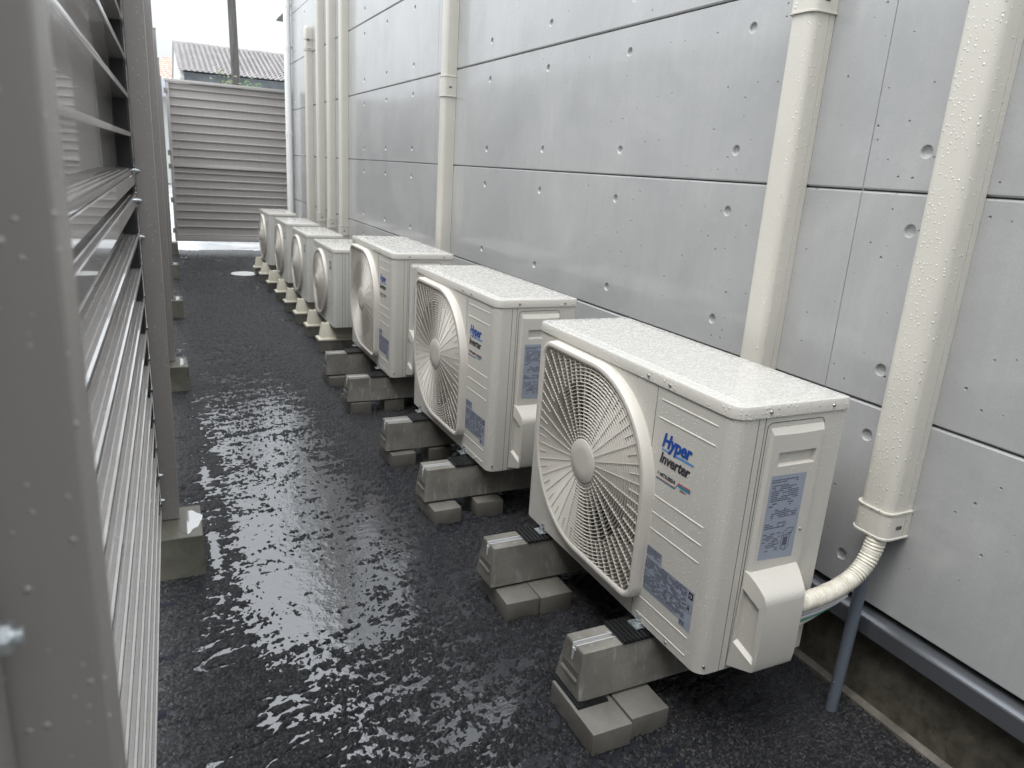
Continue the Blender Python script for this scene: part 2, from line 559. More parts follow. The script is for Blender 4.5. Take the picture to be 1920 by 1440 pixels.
me.polygons.add(len(ff)); me.polygons.foreach_set('loop_start', (np.arange(len(ff)) * 4).astype(np.int32))
me.update(calc_edges=True)
me.polygons.foreach_set('use_smooth', [True] * len(ff))
me.materials.append(M['asphalt'])
o = bpy.data.objects.new('asphalt_path', me); C.objects.link(o); tag(o, None, kind='structure')
mb = MB(); mb.box(-3.5, -0.6, -4, 10.62, -0.1, 0.001); mb.box(-0.6, 1.62, -4, 0.3, -0.1, 0.002)
tag(mb.obj('asphalt_yard', M['asphalt'], smooth=0), None, kind='structure')
mb = MB(); mb.add([(-0.2, 0.35, 0), (1.35, 0.35, 0), (1.35, 9.9, 0), (-0.2, 9.9, 0)], [(0, 1, 2, 3)])
tag(mb.obj('puddle_water', M['water'], smooth=0, fix=False), None, kind='structure')

# ------------------------------------------------------------------ the building on the right
WX = 1.545
bld = empty('building', (WX, 0, 0), 0, 'grey building wall of wide horizontal boards with round tie holes, right of the lane', 'building')
JZ = [0.293, 0.785, 1.283, 1.783, 2.281, 2.779, 3.277, 3.775]
JY = [-3.2, 1.277, 4.315, 7.345, 9.32]
HY0, HDY = 1.13, 0.605
CH = 0.0045
def wall_panel(y0, y1, z0, z1):
    m = MB()
    y0 += 0.0007; y1 -= 0.0007; z0 += 0.0018; z1 -= 0.0018
    # body edges with a chamfer
    m.loft([[(0.012, y0, z0), (0.012, y1, z0), (0.012, y1, z1), (0.012, y0, z1)],
            [(CH * 1.2, y0, z0), (CH * 1.2, y1, z0), (CH * 1.2, y1, z1), (CH * 1.2, y0, z1)],
            [(0, y0 + 0.001, z0 + CH), (0, y1 - 0.001, z0 + CH), (0, y1 - 0.001, z1 - CH), (0, y0 + 0.001, z1 - CH)]], cap=False)
    a0, a1, b0, b1 = y0 + 0.001, y1 - 0.001, z0 + CH, z1 - CH
    hy = [HY0 + HDY * k for k in range(-8, 20) if a0 + 0.04 < HY0 + HDY * k < a1 - 0.04]
    hz = [z0 + 0.0865, z0 + 0.413]
    ycut = [a0] + [(hy[i] + hy[i + 1]) / 2 for i in range(len(hy) - 1)] + [a1]
    zc = [b0, (hz[0] + hz[1]) / 2, b1]
    N = 32; r = 0.0155
    for i, cy in enumerate(hy):
        for j, cz in enumerate(hz):
            L0, L1, B0, B1 = ycut[i], ycut[i + 1], zc[j], zc[j + 1]
            ang = sorted([2 * PI * k / N for k in range(N)] +
                         [math.atan2(zz - cz, yy - cy) % (2 * PI) for yy in (L0, L1) for zz in (B0, B1)])
            outer = []; loops = [[] for _ in range(4)]
            for t_ in ang:
                c_, s_ = math.cos(t_), math.sin(t_)
                k = min([(L1 - cy) / c_ if c_ > 1e-9 else 1e9, (L0 - cy) / c_ if c_ < -1e-9 else 1e9,
                         (B1 - cz) / s_ if s_ > 1e-9 else 1e9, (B0 - cz) / s_ if s_ < -1e-9 else 1e9])
                outer.append((0, cy + c_ * k, cz + s_ * k))
                for q, (rr, dx) in enumerate(((r, 0), (r - 0.0015, 0.002), (r - 0.0025, 0.0065), (r * 0.35, 0.0085))):
                    loops[q].append((dx, cy + c_ * rr, cz + s_ * rr))
            m.loft([outer] + loops, cap=False)
            m.add(loops[-1], [tuple(range(len(ang)))])
    return m.obj('wall_panel', M['wall'], bld, smooth=30)
for i in range(len(JY) - 1):
    for j in range(len(JZ) - 1):
        wall_panel(JY[i], JY[i + 1], JZ[j], JZ[j + 1])
for y in JY[1:-1]:
    m = MB(); m.box(0.0016, 0.0119, y - 0.00065, y + 0.00065, 0.30, 3.77)
    m.obj('joint_sealant', M['wall'], bld, smooth=0)
m = MB(); m.box(0.012, 0.3, -3.2, 9.32, 0.293, 3.8); m.box(0.3, 5, -3.2, 9.32, -0.02, 3.8)
m.obj('wall_core', M['gap'], bld, smooth=0)
m = MB(); m.box(-4.6, 0.0, -3.35, -3.21, -0.02, 3.3)  # unseen wall added behind the camera to shade the near end
m.obj('unseen_shade_wall', M['wall'], bld, smooth=0)
m = MB(); m.box(0.03, 0.295, -3.2, 9.3, -0.02, 0.2)
m.obj('foundation', M['base'], bld, smooth=0)
m = MB(); m.prism([(0.045, -0.01), (0.012, -0.01), (0.014, 0.012), (0.028, 0.022), (0.045, 0.022)], -3.2, 9.3, 'y')
m.obj('foundation_edge', M['edge'], bld, smooth=0)
m = MB()
m.prism([(0.028, 0.2), (0.03, 0.285), (0.006, 0.279), (-0.020, 0.270), (-0.022, 0.2665), (-0.022, 0.226), (-0.019, 0.224), (-0.017, 0.226), (-0.017, 0.262), (0.02, 0.272), (0.02, 0.2)], -3.2, 9.3, 'y')
m.obj('flashing', M['flash'], bld, smooth=20)
m = MB(); m.box(-0.004, 0.02, 9.325, 9.345, 0.22, 3.8); m.box(0.0, 0.06, 9.36, 9.375, 0.22, 3.8)
m.obj('corner_trim', M['white_pvc'], bld, smooth=0)
m = MB(); m.box(0.045, 0.8, 9.38, 10.6, 2.93, 4.2)
m.obj('eaves_box', M['white_pvc'], bld, smooth=0)
m = MB(); m.box(0.055, 0.79, 9.39, 10.59, 2.915, 2.93)
m.obj('soffit', M['gap'], bld, smooth=0)

# ------------------------------------------------------------------ pipe ducts on the wall
def duct_profile(w, d, k=0.0):
    r = min(w, d) * 0.30
    pts = [(0, -k), (-d * 0.24, -k), (-d * 0.24, 0.0012 - k), (-d * 0.27, 0.0012 - k), (-d * 0.27, -k)]
    for i in range(7):
        a = PI / 2 * i / 6
        pts.append((-d - k + r - math.sin(a) * r, -k + r - math.cos(a) * r))
    for i in range(7):
        a = PI / 2 * i / 6
        pts.append((-d - k + r - math.cos(a) * r, w + k - r + math.sin(a) * r))
    pts += [(-d * 0.27, w + k), (-d * 0.27, w - 0.0012 + k), (-d * 0.24, w - 0.0012 + k), (-d * 0.24, w + k), (0, w + k)]
    return pts

def duct(y, w, d, z0, z1, mat, label, collars, elbow=False, group='ivory pipe ducts on the wall'):
    e = empty('pipe_duct', (WX - 0.001, y, z0), 0, label, 'pipe duct', group)
    m = MB(); m.prism(duct_profile(w, d), 0, z1 - z0)
    m.obj('duct_cover', mat, e, smooth=40)
    for (a, b) in collars:
        m = MB()
        k = 0.0035
        P = lambda kk, z: [(x, yy, z) for x, yy in duct_profile(w, d, kk)]
        m.loft([P(0.0005, a - z0), P(k + 0.002, a - z0), P(k + 0.002, a - z0 + 0.004), P(k, a - z0 + 0.005),
                P(k, b - z0 - 0.005), P(k + 0.002, b - z0 - 0.004), P(k + 0.002, b - z0), P(0.0005, b - z0)], cap=True)
        c_ = m.obj('joint_collar', mat, e, smooth=30)
        m = MB(); zc = (a + b) / 2 - z0 - 0.004
        m.box(-d * 0.62, -d * 0.40, -k - 0.0016, -k + 0.003, zc - 0.0045, zc + 0.0045)
        m.obj('vent_slot', M['gap'], c_, bevel=0.0015, smooth=40)
        m = MB(); m.box(-d * 0.46, -d * 0.40, -k - 0.002, -k + 0.003, zc - 0.002, zc + 0.0035)
        m.obj('slot_hole', M['dark'], c_, smooth=0)
    if elbow:
        m = MB(); zt = z1 - z0
        P = [[(x, yy, z) for x, yy in duct_profile(w, d, kk)] for kk, z in ((0.004, zt - 0.11), (0.004, zt - 0.02), (0.0, zt), (-0.008, zt + 0.014))]
        m.loft(P); m.obj('end_elbow', mat, e, smooth=50)
        m = MB(); m.box(-d * 0.8, -d * 0.45, -0.0075, 0, zt - 0.125, zt - 0.108); m.obj('elbow_notch', M['gap'], e, smooth=0)
    return e

dA = duct(0.975, 0.086, 0.078, 0.51, 3.7, M['duct'], 'nearest and widest ivory pipe duct, ending in a collar above the taped pipe bundle', [(0.51, 0.578)])
duct(1.45, 0.080, 0.072, 0.60, 3.7, M['duct'], 'ivory pipe duct dropping behind the nearest condenser, beaded with rain', [(1.690, 1.758)])
duct(4.005, 0.078, 0.070, 0.62, 3.7, M['duct_far'], 'single ivory pipe duct with a joint collar, rising behind the third big condenser', [(1.64, 1.745)])
duct(6.49, 0.075, 0.068, 0.55, 3.7, M['duct_far'], 'rightmost ivory pipe duct of the cluster of four over the small condensers', [(0.64, 0.72)])
duct(6.97, 0.075, 0.068, 0.55, 3.7, M['duct_far'], 'second from right of the cluster of four ivory pipe ducts', [(0.66, 0.74)])
duct(7.44, 0.075, 0.068, 0.55, 3.7, M['duct_far'], 'third from right of the cluster of four ivory pipe ducts', [(0.68, 0.76)])
duct(7.98, 0.078, 0.070, 0.55, 2.50, M['duct_far'], 'short ivory pipe duct that ends in a capped elbow, left of the full-height ducts', [(2.29, 2.31)], elbow=True)

dp = empty('drain_pipe', (1.500, 9.20, 0), 0, 'round white drain pipe running up past the far end of the grey wall', 'drain pipe')
m = MB(); m.cyl((0, 0, 0.02), (0, 0, 3.9), 0.038, 24); m.obj('pipe', M['white_pvc'], dp)
for z in (1.5, 2.42, 2.85):
    m = MB(); m.cyl((0, 0, z), (0, 0, z + 0.05), 0.0405, 24); m.box(0, 0.046, -0.004, 0.004, z + 0.015, z + 0.035)
    m.obj('pipe_bracket', M['white_pvc'], dp)

# grey riser pipe, tape-wrapped bundle, wires
gp = MB()
gp.tube([(1.480, 1.022, -0.01), (1.488, 1.022, 0.2), (1.503, 1.028, 0.42), (1.508, 1.03, 0.56)], 0.0145, 20)
tag(gp.obj('conduit_pipe', M['grey_pvc']), 'blue-grey plastic pipe rising from the ground into the end of the nearest duct', 'pipe')

def bez(p0, p1, p2, p3, n):
    out = []
    for i in range(n + 1):
        t_ = i / n; u = 1 - t_
        out.append(tuple(u ** 3 * a + 3 * u * u * t_ * b + 3 * u * t_ * t_ * c_ + t_ ** 3 * d for a, b, c_, d in zip(p0, p1, p2, p3)))
    return out
bun = empty('wrapped_pipe_bundle', (1.49, 1.01, 0.5), 0, 'pipe bundle wrapped in cream tape, curving from the nearest duct into the condenser valve cover', 'pipe bundle')
def even(pts, n):
    P = [Vector(p) for p in pts]; L_ = [0]
    for a_, b_ in zip(P[:-1], P[1:]): L_.append(L_[-1] + (b_ - a_).length)
    out = []; j = 0
    for i in range(n + 1):
        t_ = L_[-1] * i / n
        while j < len(P) - 2 and L_[j + 1] < t_: j += 1
        out.append(tuple(P[j].lerp(P[j + 1], (t_ - L_[j]) / max(1e-9, L_[j + 1] - L_[j]))))
    return out
def rel(pts): return [(a - 1.49, b - 1.01, c_ - 0.5) for a, b, c_ in pts]
path = even(bez((1.487, 1.005, 0.56), (1.487, 1.002, 0.42), (1.44, 1.005, 0.372), (1.236, 1.010, 0.370), 60), 136)
m = MB(); m.tube(rel(path), lambda i: 0.0225 - 0.0015 * min(1, i / 60) + (0.0011 if i % 3 == 0 else -0.0004 if i % 3 == 1 else 0.0004) + 0.0006 * math.sin(i * 1.7), 20)
m.obj('taped_pipe', M['tape'], bun, smooth=25)
path2 = bez((1.405, 1.004, 0.372), (1.36, 1.004, 0.352), (1.31, 1.006, 0.325), (1.232, 1.01, 0.312), 60)
m = MB(); m.tube(rel(path2), lambda i: 0.0095 + (0.0008 if i % 3 == 0 else -0.0003), 14)
m.obj('drain_hose', M['tape'], bun, smooth=25)
for k, (dz, mat, nm) in enumerate(((0.0, 'cable_grey', 'cable'), (-0.0105, 'cable_grey', 'cable'), (-0.0195, 'cable_green', 'earth_wire'))):
    pp = bez((1.405, 0.993, 0.372), (1.37, 0.992, 0.362 + dz * .5), (1.31, 0.996, 0.352 + dz), (1.232, 1.0, 0.347 + dz), 20)
    m = MB(); m.tube(rel(pp), 0.0046 if k < 2 else 0.003, 10)
    m.obj(nm, M[mat], bun)

# ------------------------------------------------------------------ condensers
def leaf(R_, r_, n=14, rnd=False):
    """grille outline round (0,0) in (u,z): two quarter circles and two square corners; u grows away from the camera"""
    pts = []
    for q in range(4):
        a0 = q * PI / 2
        if rnd or q in (1, 3):
            for i in range(2 * n):
                a = a0 + PI / 2 * i / (2 * n)
                pts.append((R_ * math.cos(a), R_ * math.sin(a)))
        else:
            sx, sz = (1, 1) if q == 0 else (-1, -1)
            e1 = [(R_, 0), (R_, (R_ - r_) * .5)] if q == 0 else [(-R_, 0), (-R_, -(R_ - r_) * .5)]
            pts += e1
            for i in range(2 * n - 4 + 1):
                a = a0 + PI / 2 * i / (2 * n - 4)
                pts.append((sx * (R_ - r_) + r_ * math.cos(a), sz * (R_ - r_) + r_ * math.sin(a)))
            pts += [((R_ - r_) * .5 * sx, R_ * sz)]
    return pts

def inside(u, z, R_, r_, rnd):
    if rnd or u * z < 0:
        return math.hypot(u, z) < R_
    a, b = abs(u), abs(z)
    if a > R_ or b > R_: return False
    if a > R_ - r_ and b > R_ - r_:
        return math.hypot(a - R_ + r_, b - R_ + r_) < r_
    return True

def reach(a, R_, r_, rnd):
    k = R_ * 0.5
    while inside(k * math.cos(a), k * math.sin(a), R_, r_, rnd): k += 0.001
    return k

def grille(e, cu, cz, R_, rc, hub, pitch, nsp, rnd, proud, mat, dome=0.004):
    """bezel, rings and spokes; local x points into the machine, y away from the camera"""
    P = lambda k, x: [(x, cu + a, cz + b) for a, b in leaf(R_ - k, max(rc - k, 0.006), rnd=rnd)]
    m = MB()
    m.loft([P(-0.003, 0.0005), P(0.0, -0.002), P(0.001, -proud + 0.008), P(0.004, -proud + 0.002), P(0.009, -proud), P(0.017, -proud + 0.001),
            P(0.020, -proud + 0.004), P(0.0205, 0.02)], cap=False)
    g = m.obj('fan_guard', mat, e, smooth=40)
    Ri = R_ - 0.0195; ri = max(rc - 0.0195, 0.006)
    zx = lambda r: -proud + 0.004 - dome * (1 - min(1, (r / Ri)) ** 2)
    m = MB(); th = 0.0009; dep = 0.0065
    r = hub + pitch * 0.6; rmax = Ri * 1.40 if not rnd else Ri
    while r < rmax:
        N = 128
        ok = [inside(r * math.cos(2 * PI * i / N), r * math.sin(2 * PI * i / N), Ri + 0.002, ri, rnd) for i in range(N)]
        x0 = zx(r)
        def sec(i):
            a = 2 * PI * i / N
            c_, s_ = math.cos(a), math.sin(a)
            return [(x, cu + (r + q) * c_, cz + (r + q) * s_) for q, x in ((-th, x0 + 0.001), (0, x0), (th, x0 + 0.001), (th, x0 + dep), (-th, x0 + dep))]
        if all(ok):
            m.loft([sec(i) for i in range(N + 1)], cap=False)
        else:
            i = 0
            while i < N:
                if ok[i]:
                    j = i
                    while j + 1 < N and ok[j + 1]: j += 1
                    if j > i: m.loft([sec(q) for q in range(i, j + 1)], cap=True)
                    i = j + 1
                else: i += 1
        r += pitch
    m.obj('guard_rings', mat, g, smooth=50, fix=True)
    m = MB()
    for i in range(nsp * 2):
        a = 2 * PI * (i + 0.5) / (nsp * 2)
        r0 = hub - 0.002 if i % 2 == 0 else R_ * 0.77
        r1 = reach(a, Ri + 0.002, ri, rnd)
        if r1 - r0 < 0.005: continue
        c_, s_ = math.cos(a), math.sin(a); q = 0.0007
        vs = []
        for rr in (r0, (r0 + r1) / 2, r1):
            x0 = zx(rr) + 0.0004
            for sgn in (-1, 1):
                for x in (x0, x0 + 0.0085):
                    vs.append((x, cu + rr * c_ - sgn * q * s_, cz + rr * s_ + sgn * q * c_))
        fs = []
        for k in (0, 4):
            fs += [(k, k + 2, k + 6, k + 4), (k + 1, k + 5, k + 7, k + 3), (k, k + 4, k + 5, k + 1), (k + 2, k + 3, k + 7, k + 6)]
        m.add(vs, fs)
    m.obj('guard_spokes', mat, g, smooth=0)
    m = MB()
    cl_ = lambda rr, x: [(x, cu + rr * math.cos(2 * PI * i / 40), cz + rr * math.sin(2 * PI * i / 40)) for i in range(40)]
    x0 = zx(0)
    m.loft([cl_(hub, x0 + 0.010), cl_(hub, x0 - 0.001), cl_(hub - 0.0015, x0 - 0.002), cl_(hub * 0.5, x0 - 0.0022)])
    m.obj('guard_hub', mat, g, smooth=40)
    return g

def plan(Wd, D, rf, rb, k=0.0):
    """plan outline (x into machine, y along), rounded front corners"""
    pts = []
    for (cx, cy, r_, a0) in ((rf, rf, rf, PI), (D - rb, rb, rb, 1.5 * PI), (D - rb, Wd - rb, rb, 0), (rf, Wd - rf, rf, 0.5 * PI)):
        for i in range(9):
            a = a0 + PI / 2 * i / 8
            pts.append((cx + (r_ + k) * math.cos(a), cy + (r_ + k) * math.sin(a)))
    return pts

def front_with_hole(m, u0, u1, z0, z1, cu, cz, path):
    ang_p = [math.atan2(b, a) for a, b in path]
    outer = []
    for a in ang_p:
        c_, s_ = math.cos(a), math.sin(a)
        k = min([(u1 - cu) / c_ if c_ > 1e-9 else 1e9, (u0 - cu) / c_ if c_ < -1e-9 else 1e9,
                 (z1 - cz) / s_ if s_ > 1e-9 else 1e9, (z0 - cz) / s_ if s_ < -1e-9 else 1e9])
        outer.append((0, cu + c_ * k, cz + s_ * k))
    inner = [(0, cu + a, cz + b) for a, b in path]
    n = len(path)
    m.add(outer + inner, [(i, (i + 1) % n, n + (i + 1) % n, n + i) for i in range(n)])
    # corners left over between neighbouring outer points
    for i in range(n):
        p, q = outer[i], outer[(i + 1) % n]
        if abs(p[1] - q[1]) > 1e-6 and abs(p[2] - q[2]) > 1e-6:
            cy = p[1] if abs(p[1] - u0) < 1e-6 or abs(p[1] - u1) < 1e-6 else q[1]
            czz = p[2] if abs(p[2] - z0) < 1e-6 or abs(p[2] - z1) < 1e-6 else q[2]
            m.add([p, (0, cy, czz), q], [(0, 1, 2)])

def casing(e, Wd, D, h, rf, cu, cz, R_, rc, rnd, mat):
    m = MB()
    pl = plan(Wd, D, rf, 0.008)
    n = len(pl)
    # walls all round except the flat of the front (between the last and the first arc)
    vs = [(x, y, 0) for x, y in pl] + [(x, y, h) for x, y in pl]
    fs = [(i, (i + 1), n + i + 1, n + i) for i in range(n - 1)]
    m.add(vs, fs)
    front_with_hole(m, rf, Wd - rf, 0, h, cu, cz, leaf(R_ - 0.004, max(rc - 0.004, 0.006), rnd=rnd))
    m.add([(x, y, 0) for x, y in pl], [tuple(range(n))])
    c_ = m.obj('casing', mat, e, smooth=30)
    # fan chamber
    m = MB()
    Rf = R_ - 0.03
    circ = lambda r_, x: [(x, cu + r_ * math.cos(2 * PI * i / 112), cz + r_ * math.sin(2 * PI * i / 112)) for i in range(112)]
    lf = [(0.022, cu + a, cz + b) for a, b in leaf(R_ - 0.002, max(rc - 0.002, 0.006), rnd=rnd)]
    # ring plate between leaf outline and round mouth
    mouth = []
    for p in lf:
        a = math.atan2(p[2] - cz, p[1] - cu)
        mouth.append((0.022, cu + Rf * math.cos(a), cz + Rf * math.sin(a)))
    m.loft([lf, mouth], cap=False)
    m.loft([[(x, p[1], p[2]) for p in mouth] for x in (0.022, 0.10)], cap=False)
    m.obj('fan_shroud', M['grille'], c_, smooth=40, fix=False)
    m = MB(); m.add(circ(Rf + 0.001, 0.105), [tuple(range(112))]); m.obj('coil_face', M['dark'], c_, smooth=0)
    # three-bladed fan
    m = MB()
    for b in range(3):
        a0 = b * 2 * PI / 3 + 0.5
        rows = []
        for i in range(9):
            r_ = 0.04 + (Rf - 0.055) * i / 8
            span = R(62) * (1 - 0.15 * i / 8)
            rows.append([(0.045 + 0.045 * j / 10 + 0.002 * math.sin(i), cu + r_ * math.cos(a0 + span * j / 10 + 0.25 * i / 8),
                          cz + r_ * math.sin(a0 + span * j / 10 + 0.25 * i / 8)) for j in range(11)])
        m.loft(rows, closed=False, cap=False)
    m.cyl((0.04, cu, cz), (0.1, cu, cz), 0.05, 28)
    m.obj('fan', M['fanblade'], c_, smooth=50)
    return c_

def screw(e, p, ax, r=0.0042, nm='screw'):
    m = MB(); q = Vector(p) + Vector(ax) * 0.003
    m.cyl(p, q, r, 10, r * 0.75); m.cyl(q, q + Vector(ax) * 0.0006, r * 0.45, 6)
    return m.obj(nm, M['screw'], e, smooth=40)

def put_text(m, txt, size, u, z, shear, off, sx, face, x=-0.0006, width=None, cap=None):
    vs, fs = text_mesh(txt, size, shear, off, sx)
    if width:
        a0, a1 = min(a for a, b in vs), max(a for a, b in vs)
        hb = max(b for a, b in vs)
        vs = [((a - a0) * width / (a1 - a0), b * cap / hb) for a, b in vs]
    if face == 'front':
        m.add([(x, u - a, z + b) for a, b in vs], fs)
    else:
        m.add([(u + a, x, z + b) for a, b in vs], fs)
    return max(a for a, b in vs)

def print_lines(m, u0, u1, z0, z1, row, rnd, dens=0.75, face='front', x=-0.0012, hh=0.5):
    z = z1
    while z - row > z0:
        u = u0
        while u < u1:
            l = rnd.uniform(0.003, 0.014)
            if rnd.random() < dens:
                e_ = min(u + l, u1)
                if face == 'front':
                    m.add([(x, -u, z), (x, -e_, z), (x, -e_, z - row * hh), (x, -u, z - row * hh)], [(0, 1, 2, 3)])
                else:
                    m.add([(u, x, z), (e_, x, z), (e_, x, z - row * hh), (u, x, z - row * hh)], [(0, 3, 2, 1)])
            u += l + 0.0012
        z -= row

# anchor foot of the machine: steel plate with a bolt
def mount(e, x, y):
    m = MB(); m.box(x - 0.030, x + 0.022, y - 0.020, y + 0.020, -0.008, -0.0045)
    for sx in (-1, 1): m.cyl((x - 0.016, y + sx * 0.013, -0.0045), (x - 0.016, y + sx * 0.013, -0.0042), 0.003, 8)
    f = m.obj('mounting_foot', M['galv'], e, bevel=0.0012, seg=1)
    m = MB(); m.cyl((x - 0.012, y, -0.004), (x - 0.012, y, 0.0), 0.0105, 20); m.cyl((x - 0.012, y, 0.0), (x - 0.012, y, 0.008), 0.0085, 6)
    m.cyl((x - 0.012, y, 0.008), (x - 0.012, y, 0.021), 0.005, 14)
    m.obj('anchor_bolt', M['galv'], f, smooth=35)

def big_unit():
    Wd, D, Ht = 0.87, 0.32, 0.64
    e = empty('condenser_unit', (0, 0, 0))
    h = 0.612
    CU, CZ, RR, RC = 0.512, 0.325, 0.281, 0.055
    casing(e, Wd, D, h, 0.030, CU, CZ, RR, RC, False, M['ivory'])
    grille(e, CU, CZ, RR, RC, 0.061, 0.0099, 32, False, 0.030, M['grille'])
    # lid
    m = MB()
    P = lambda k, z: [(x, y, z) for x, y in plan(Wd, D, 0.031, 0.009, k)]
    m.loft([P(0.0, h + 0.0008), P(0.0035, h + 0.0008), P(0.0035, Ht - 0.006), P(0.001, Ht - 0.001), P(-0.003, Ht)])
    lid = m.obj('top_cover', M['top'], e, smooth=30)
    m = MB()
    m.prism([(0.03, 0.03), (0.29, 0.03), (0.29, Wd - 0.03), (0.03, Wd - 0.03)], Ht - 0.001, Ht + 0.0012)
    m.obj('pressed_panel', M['top'], lid, bevel=0.001, seg=1)
    for (x, y, ax) in ((-0.004, 0.30, (-1, 0, 0)), (-0.004, 0.218, (-1, 0, 0))):
        screw(lid, (x, y, h + 0.013), ax)
    for x in (0.086, 0.268): screw(lid, (x, -0.0035, h + 0.013), (0, -1, 0))
    screw(e, (-0.0005, 0.118, 0.012), (-1, 0, 0)); screw(e, (0.018, 0.003, 0.02), (-0.35, -0.93, 0))
    # seams (narrow gaps, their shade drawn as thin dark strips)
    for x in (0.060, 0.0785):
        m = MB(); m.box(x, x + 0.0012, -0.0006, 0.002, 0.0, h); m.obj('panel_seam', M['gap'], e, smooth=0)
    m = MB(); m.box(-0.0006, 0.001, 0.2625, 0.2635, 0.0, h); m.obj('panel_seam', M['gap'], e, smooth=0)
    # raised ribs on the front panel
    for z in (0.583, 0.539, 0.347, 0.304, 0.261, 0.067, 0.021):
        m = MB(); m.prism([(0.0005, z - 0.0016), (-0.0012, z - 0.0012), (-0.0012, z + 0.001), (0.0005, z + 0.0022)], 0.050, 0.244, 'y')
        m.obj('front_rib', M['rib'], e, smooth=0)
    # service panel on the end: a pressed field with raised shoulder and handle pocket
    m = MB()
    x0, x1, z0, z1 = 0.086, 0.252, -0.004 + 0.03, 0.600
    def rr(k, y):
        r_ = 0.014; pts = []
        for cx, cz, a0 in ((x1 - r_, z1 - r_, 0), (x0 + r_, z1 - r_, PI / 2), (x0 + r_, z0 + r_, PI), (x1 - r_, z0 + r_, 1.5 * PI)):
            for i in range(6):
                a = a0 + PI / 2 * i / 5
                pts.append((cx + (r_ - k) * math.cos(a), y, cz + (r_ - k) * math.sin(a)))
        return pts
    m.loft([rr(0.0, -0.0003), rr(0.0, -0.0008), rr(0.0015, -0.0008), rr(0.0015, -0.0003)], cap=False)
    m.obj('panel_seam', M['gap'], e, smooth=0)
    # panel face with the handle opening
    hx0, hx1, hz0, hz1 = 0.124, 0.232, 0.500, 0.532
    a, b, zt = 0.100, 0.246, 0.588
    m = MB()
    yF = -0.009
    m.add([(a - 0.008, -0.0006, 0.24), (a, yF, 0.24), (a, yF, zt - 0.014), (a - 0.004, -0.0006, zt)], [(0, 1, 2, 3)])          # left shoulder
    m.add([(b, yF, 0.24), (b + 0.005, -0.0006, 0.24), (b + 0.004, -0.0006, zt), (b, yF, zt - 0.012)], [(0, 1, 2, 3)])
    seg = 10
    arc = [(a + (b - a) * i / seg, -0.004 * math.sin(PI * i / seg)) for i in range(seg + 1)]
    m.loft([[(x if 0 < i < seg else (a - 0.004 if i == 0 else b + 0.004), -0.0006, zt) for i, (x, q) in enumerate(arc)],
            [(x, yF, zt - 0.014 + q * 0.5) for x, q in arc]], closed=False, cap=False)
    m.loft([[(x, yF, zt - 0.014 + q * 0.5) for x, q in arc], [(x, yF, hz1) for x, q in arc]], closed=False, cap=False)
    m.add([(a, yF, hz1), (hx0, yF, hz1), (hx0, yF, hz0), (a, yF, hz0)], [(0, 1, 2, 3)])
    m.add([(hx1, yF, hz1), (b, yF, hz1), (b, yF, hz0), (hx1, yF, hz0)], [(0, 1, 2, 3)])
    m.add([(a, yF, hz0), (b, yF, hz0), (b, yF, 0.24), (a, yF, 0.24)], [(0, 1, 2, 3)])
    sp_ = m.obj('service_panel', M['ivory_side'], e, smooth=20)
    m = MB()   # pocket: slopes inward from the lower lip
    m.add([(hx0, yF, hz0), (hx1, yF, hz0), (hx1 - 0.004, 0.018, hz0 + 0.010), (hx0 + 0.004, 0.018, hz0 + 0.010)], [(0, 1, 2, 3)])
    m.add([(hx0, yF, hz1), (hx1, yF, hz1), (hx1 - 0.004, 0.018, hz1), (hx0 + 0.004, 0.018, hz1)], [(0, 3, 2, 1)])
    m.add([(hx0, yF, hz0), (hx0, yF, hz1), (hx0 + 0.004, 0.018, hz1), (hx0 + 0.004, 0.018, hz0 + 0.01)], [(0, 1, 2, 3)])
    m.add([(hx1, yF, hz0), (hx1, yF, hz1), (hx1 - 0.004, 0.018, hz1), (hx1 - 0.004, 0.018, hz0 + 0.01)], [(0, 3, 2, 1)])
    m.add([(hx0 + 0.004, 0.018, hz0 + 0.01), (hx1 - 0.004, 0.018, hz0 + 0.01), (hx1 - 0.004, 0.018, hz1), (hx0 + 0.004, 0.018, hz1)], [(0, 1, 2, 3)])
    m.obj('handle_pocket', M['grille'], sp_, smooth=0, fix=False)
    screw(sp_, (0.228, yF, 0.338), (0, -1, 0), 0.004)
    # instruction sticker on the end panel
    rnd = random.Random(3)
    m = MB(); m.add([(0.113, yF - 0.0004, 0.278), (0.216, yF - 0.0004, 0.272), (0.216, yF - 0.0004, 0.478), (0.113, yF - 0.0004, 0.480)], [(0, 1, 2, 3)])
    st = m.obj('instruction_label', M['sticker'], sp_, smooth=0)
    m = MB()
    print_lines(m, 0.117, 0.206, 0.458, 0.470, 0.0050, rnd, 0.85, 'side', yF - 0.0008)
    print_lines(m, 0.120, 0.200, 0.415, 0.457, 0.0046, rnd, 0.72, 'side', yF - 0.0008)
    print_lines(m, 0.119, 0.190, 0.400, 0.414, 0.006, rnd, 0.3, 'side', yF - 0.0008)
    print_lines(m, 0.130, 0.206, 0.375, 0.398, 0.0046, rnd, 0.7, 'side', yF - 0.0008)
    print_lines(m, 0.117, 0.180, 0.345, 0.365, 0.0050, rnd, 0.75, 'side', yF - 0.0008)
    print_lines(m, 0.117, 0.168, 0.292, 0.340, 0.0046, rnd, 0.6, 'side', yF - 0.0008)
    y_ = yF - 0.0009
